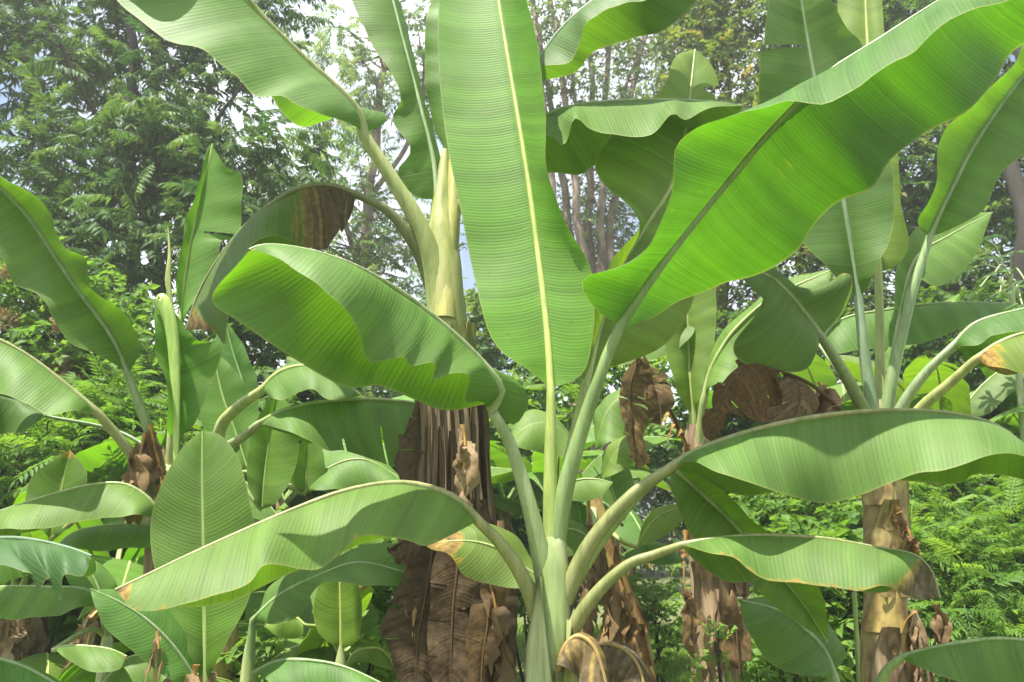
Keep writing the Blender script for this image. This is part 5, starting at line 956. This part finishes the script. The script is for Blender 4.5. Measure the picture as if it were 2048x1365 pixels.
# far belt of trees that closes the view at ground level
for k, (px, d, lb) in enumerate([(-250, 17, 'far leafy tree beyond the dark twin-trunk tree'), (150, 19, 'far low tree behind the shrub with tan seed heads'), (520, 20, 'far tree beyond the furled leaf spike'), (900, 21, 'far tree behind the tall old plant\'s crown'),
                             (1250, 22, 'far tree behind the cluster of pale trunks'), (1600, 19, 'far tree behind the reddish-tipped tree'), (2000, 17, 'far tree behind the dense dark green tree'), (2400, 17, 'far tree past the feathery shrubs')]):
    b = gbase(px, 1030, d); r = np.random.default_rng(300 + k); hh = (3.3, 3.1, 2.9, 3.0, 3.4, 4.5, 5.0, 5.0)[k]
    tree('far_tree', lb, 'tree', b, [[b, b + [0.1, 0, hh * 0.5], b + [0, 0, hh]]], [(b + np.array([r.normal(0, .3), 0, hh * 0.42]), (2.6, 1.2, hh * 0.45), 120), (b + np.array([r.normal(0, .5), 0, hh * 0.85]), (1.9, 1.2, hh * 0.3), 70)],
         TW_C, FOL_B, BARK_D, per=9, spread=0.8, scale=1.9, seed=310 + k, clusters_r=0.02, tone=(0, .8))

# tan seed heads standing in the flowering shrub
fs = [o for o in COL.objects if o.name.startswith('flowering_shrub')][0]
for k, (px, py, rr_) in enumerate([(112, 735, 0.10), (128, 655, 0.07), (140, 765, 0.06), (8, 640, 0.08), (20, 900, 0.07), (25, 545, 0.06)]):
    c = P(px, py, 5.9); r = np.random.default_rng(700 + k); n = 110
    u = unit(r.normal(size=(n, 3))) * r.uniform(0.1, 1, (n, 1)) ** 0.5 * np.array([rr_, rr_, rr_ * 0.8])
    v, f, tn = scatter([twig(0.05, 4, 0.022, 0.008, q) for q in range(2)], c + u, u + [0, 0, 0.03], np.ones(n) * r.uniform(0.7, 1.2, n), r.normal(0, 1, n), r.uniform(0, 1, n))
    mesh_obj('seed_head', v, f, FOL_F, fs, smooth=False, attrs={'tone': tn}, kind='stuff')
# plant with hand-shaped lobed leaves at the right edge
LOBE = plain_material('lobed_leaf', [(0.3, (0.06, 0.13, 0.04)), (0.7, (0.11, 0.20, 0.06))], 8, (1, 1, 1), 0.5, 0.1, 0.4)
b = gbase(2010, 1050, 6.0)
lp = thing('lobed_leaf_plant', 'tall plant with hand-shaped lobed leaves and thin stalks', 'plant', b)
tp = P(2020, 545, 6.0)
v, f, _ = tube(catmull([b, (b + tp) / 2 + [0.05, 0, 0], tp], 8), np.linspace(0.035, 0.02, 17), 8); mesh_obj('stem', v, f, STALK, lp)
def palm_leaf(R):
    """flat hand outline with seven pointed, notched lobes"""
    V = [[0, 0, 0]]
    for k in range(7):
        a = (k - 3) * 0.62; ln = R * (1.0 - 0.07 * abs(k - 3))
        for q, w_ in ((0.30, -0.27), (0.55, -0.17), (0.62, -0.24), (0.78, -0.10), (1.0, 0.0), (0.78, 0.10), (0.62, 0.24), (0.55, 0.17), (0.30, 0.27)):
            V.append([ln * q * math.cos(a + w_), ln * q * math.sin(a + w_), -0.18 * R * q * q + 0.03 * R * (abs(w_) > 0.15)])
    n = len(V); return np.array(V), np.array([[0, k, k + 1] for k in range(1, n - 1)])
for k, (px, py) in enumerate([(1955, 520), (1990, 545), (1925, 545), (2030, 505), (1970, 480), (2050, 560), (1935, 490), (2000, 585), (2045, 610), (1960, 575)]):
    r = np.random.default_rng(800 + k); c = P(px, py, 5.7 + r.uniform(-0.2, 0.3)); dv = unit(c - tp) * np.array([1, 1, 0.2]); x = unit(dv + [0, -0.2, -0.2]); y = unit(np.cross([0, 0.3, 1], x)); zz = np.cross(x, y)
    pv_, pf = palm_leaf(r.uniform(0.13, 0.19)); o = mesh_obj('leaf', c + pv_ @ np.stack([x, y, zz]), pf, LOBE, lp, smooth=False)
    v, f, _ = tube(catmull([tp - [0, 0, r.uniform(0, .15)], (tp + c) / 2 + [0, 0, 0.06], c], 5), [0.006] * 11, 5); mesh_obj('leaf_stalk', v, f, STALK, o)
# slender green cane and dry stalk
b = gbase(1705, 1300, 4.2); t = thing('green_cane', 'slender green cane standing beside the scaly yellow trunk', 'cane', b)
e = P(1708, 1185, 4.2); v, f, _ = tube(catmull([b, (b + e) / 2, e], 10), np.linspace(0.016, 0.011, 21) * (1 + 0.18 * (np.arange(21) % 5 == 0)), 9)
o = mesh_obj('cane', v, f, STALK, t); o.color = (0.8, 0.95, 0.6, 1)
v, f, _ = tube(catmull([e - [0, 0, 0.02], e + [0.01, 0, 0.06], e + [0.05, 0, 0.16]], 5), np.linspace(0.007, 0.001, 11), 6); mesh_obj('shoot', v, f, STALK, t)
b = gbase(320, 1300, 2.5); t = thing('dry_stalk', 'thin dry brown stalk standing in front of the low sucker', 'stalk', b)
e = P(316, 1262, 2.5); v, f, _ = tube(catmull([b, (b + e) / 2 + [0.01, 0, 0], e], 8), np.linspace(0.009, 0.006, 17), 8); mesh_obj('stalk', v, f, STALKD, t)
ribbons(t, np.array([e, e + [0.01, -0.01, -0.05]]), 0.05, 4, (1.2, 1.0, 0.8), 5, wid=(0.006, 0.012), name='dry_blade', r=(0.004, 0.003, 0.002))

bush('weed_seedling', 'small fresh weed seedling at the foot of the peeling trunk', 1432, 3.55, [Bl(1432, 1290, 3.55, 0.04, 0.04, 0.09, 6), Bl(1440, 1350, 3.55, 0.08, 0.06, 0.06, 6)], TW_S, FOL_S, 220, per=3, scale=0.3, nst=3, tone=(0.5, 1), spread=0.06)
bush('weed_seedling', 'low weeds between the peeling trunk and the green cane', 1560, 4.6, [Bl(1560, 1340, 4.6, 0.35, 0.2, 0.12, 26)], TW_S, FOL_S, 221, per=5, scale=0.6, tone=(0.3, 1), spread=0.12)
bush('weed_seedling', 'low weeds around the small bright sucker', 660, 3.7, [Bl(640, 1330, 3.7, 0.45, 0.2, 0.12, 26)], TW_S, FOL_S, 222, per=5, scale=0.6, tone=(0.3, 1), spread=0.12)
# ------------------------------------------------------------------ bright humid air
hv = np.array([[x, y, zz] for zz in (-1.2, 17.0) for y in (-21.0, 111.0) for x in (-61.0, 61.0)])
hq = np.array([[0, 2, 3, 1], [4, 5, 7, 6], [0, 1, 5, 4], [2, 6, 7, 3], [0, 4, 6, 2], [1, 3, 7, 5]])
hm, hnt, N, L = new_mat('humid_air')
pv = N('ShaderNodeVolumePrincipled'); pv.inputs['Color'].default_value = (0.97, 1.0, 0.95, 1); pv.inputs['Density'].default_value = HAZE
pv.inputs['Anisotropy'].default_value = 0.2
ou = N('ShaderNodeOutputMaterial'); L(pv.outputs[0], ou.inputs['Volume'])
h = mesh_obj('haze', hv, hq, hm, smooth=False); h['kind'] = 'stuff'; h['label'] = 'pale bright humid air over the whole grove'; h['category'] = 'haze'
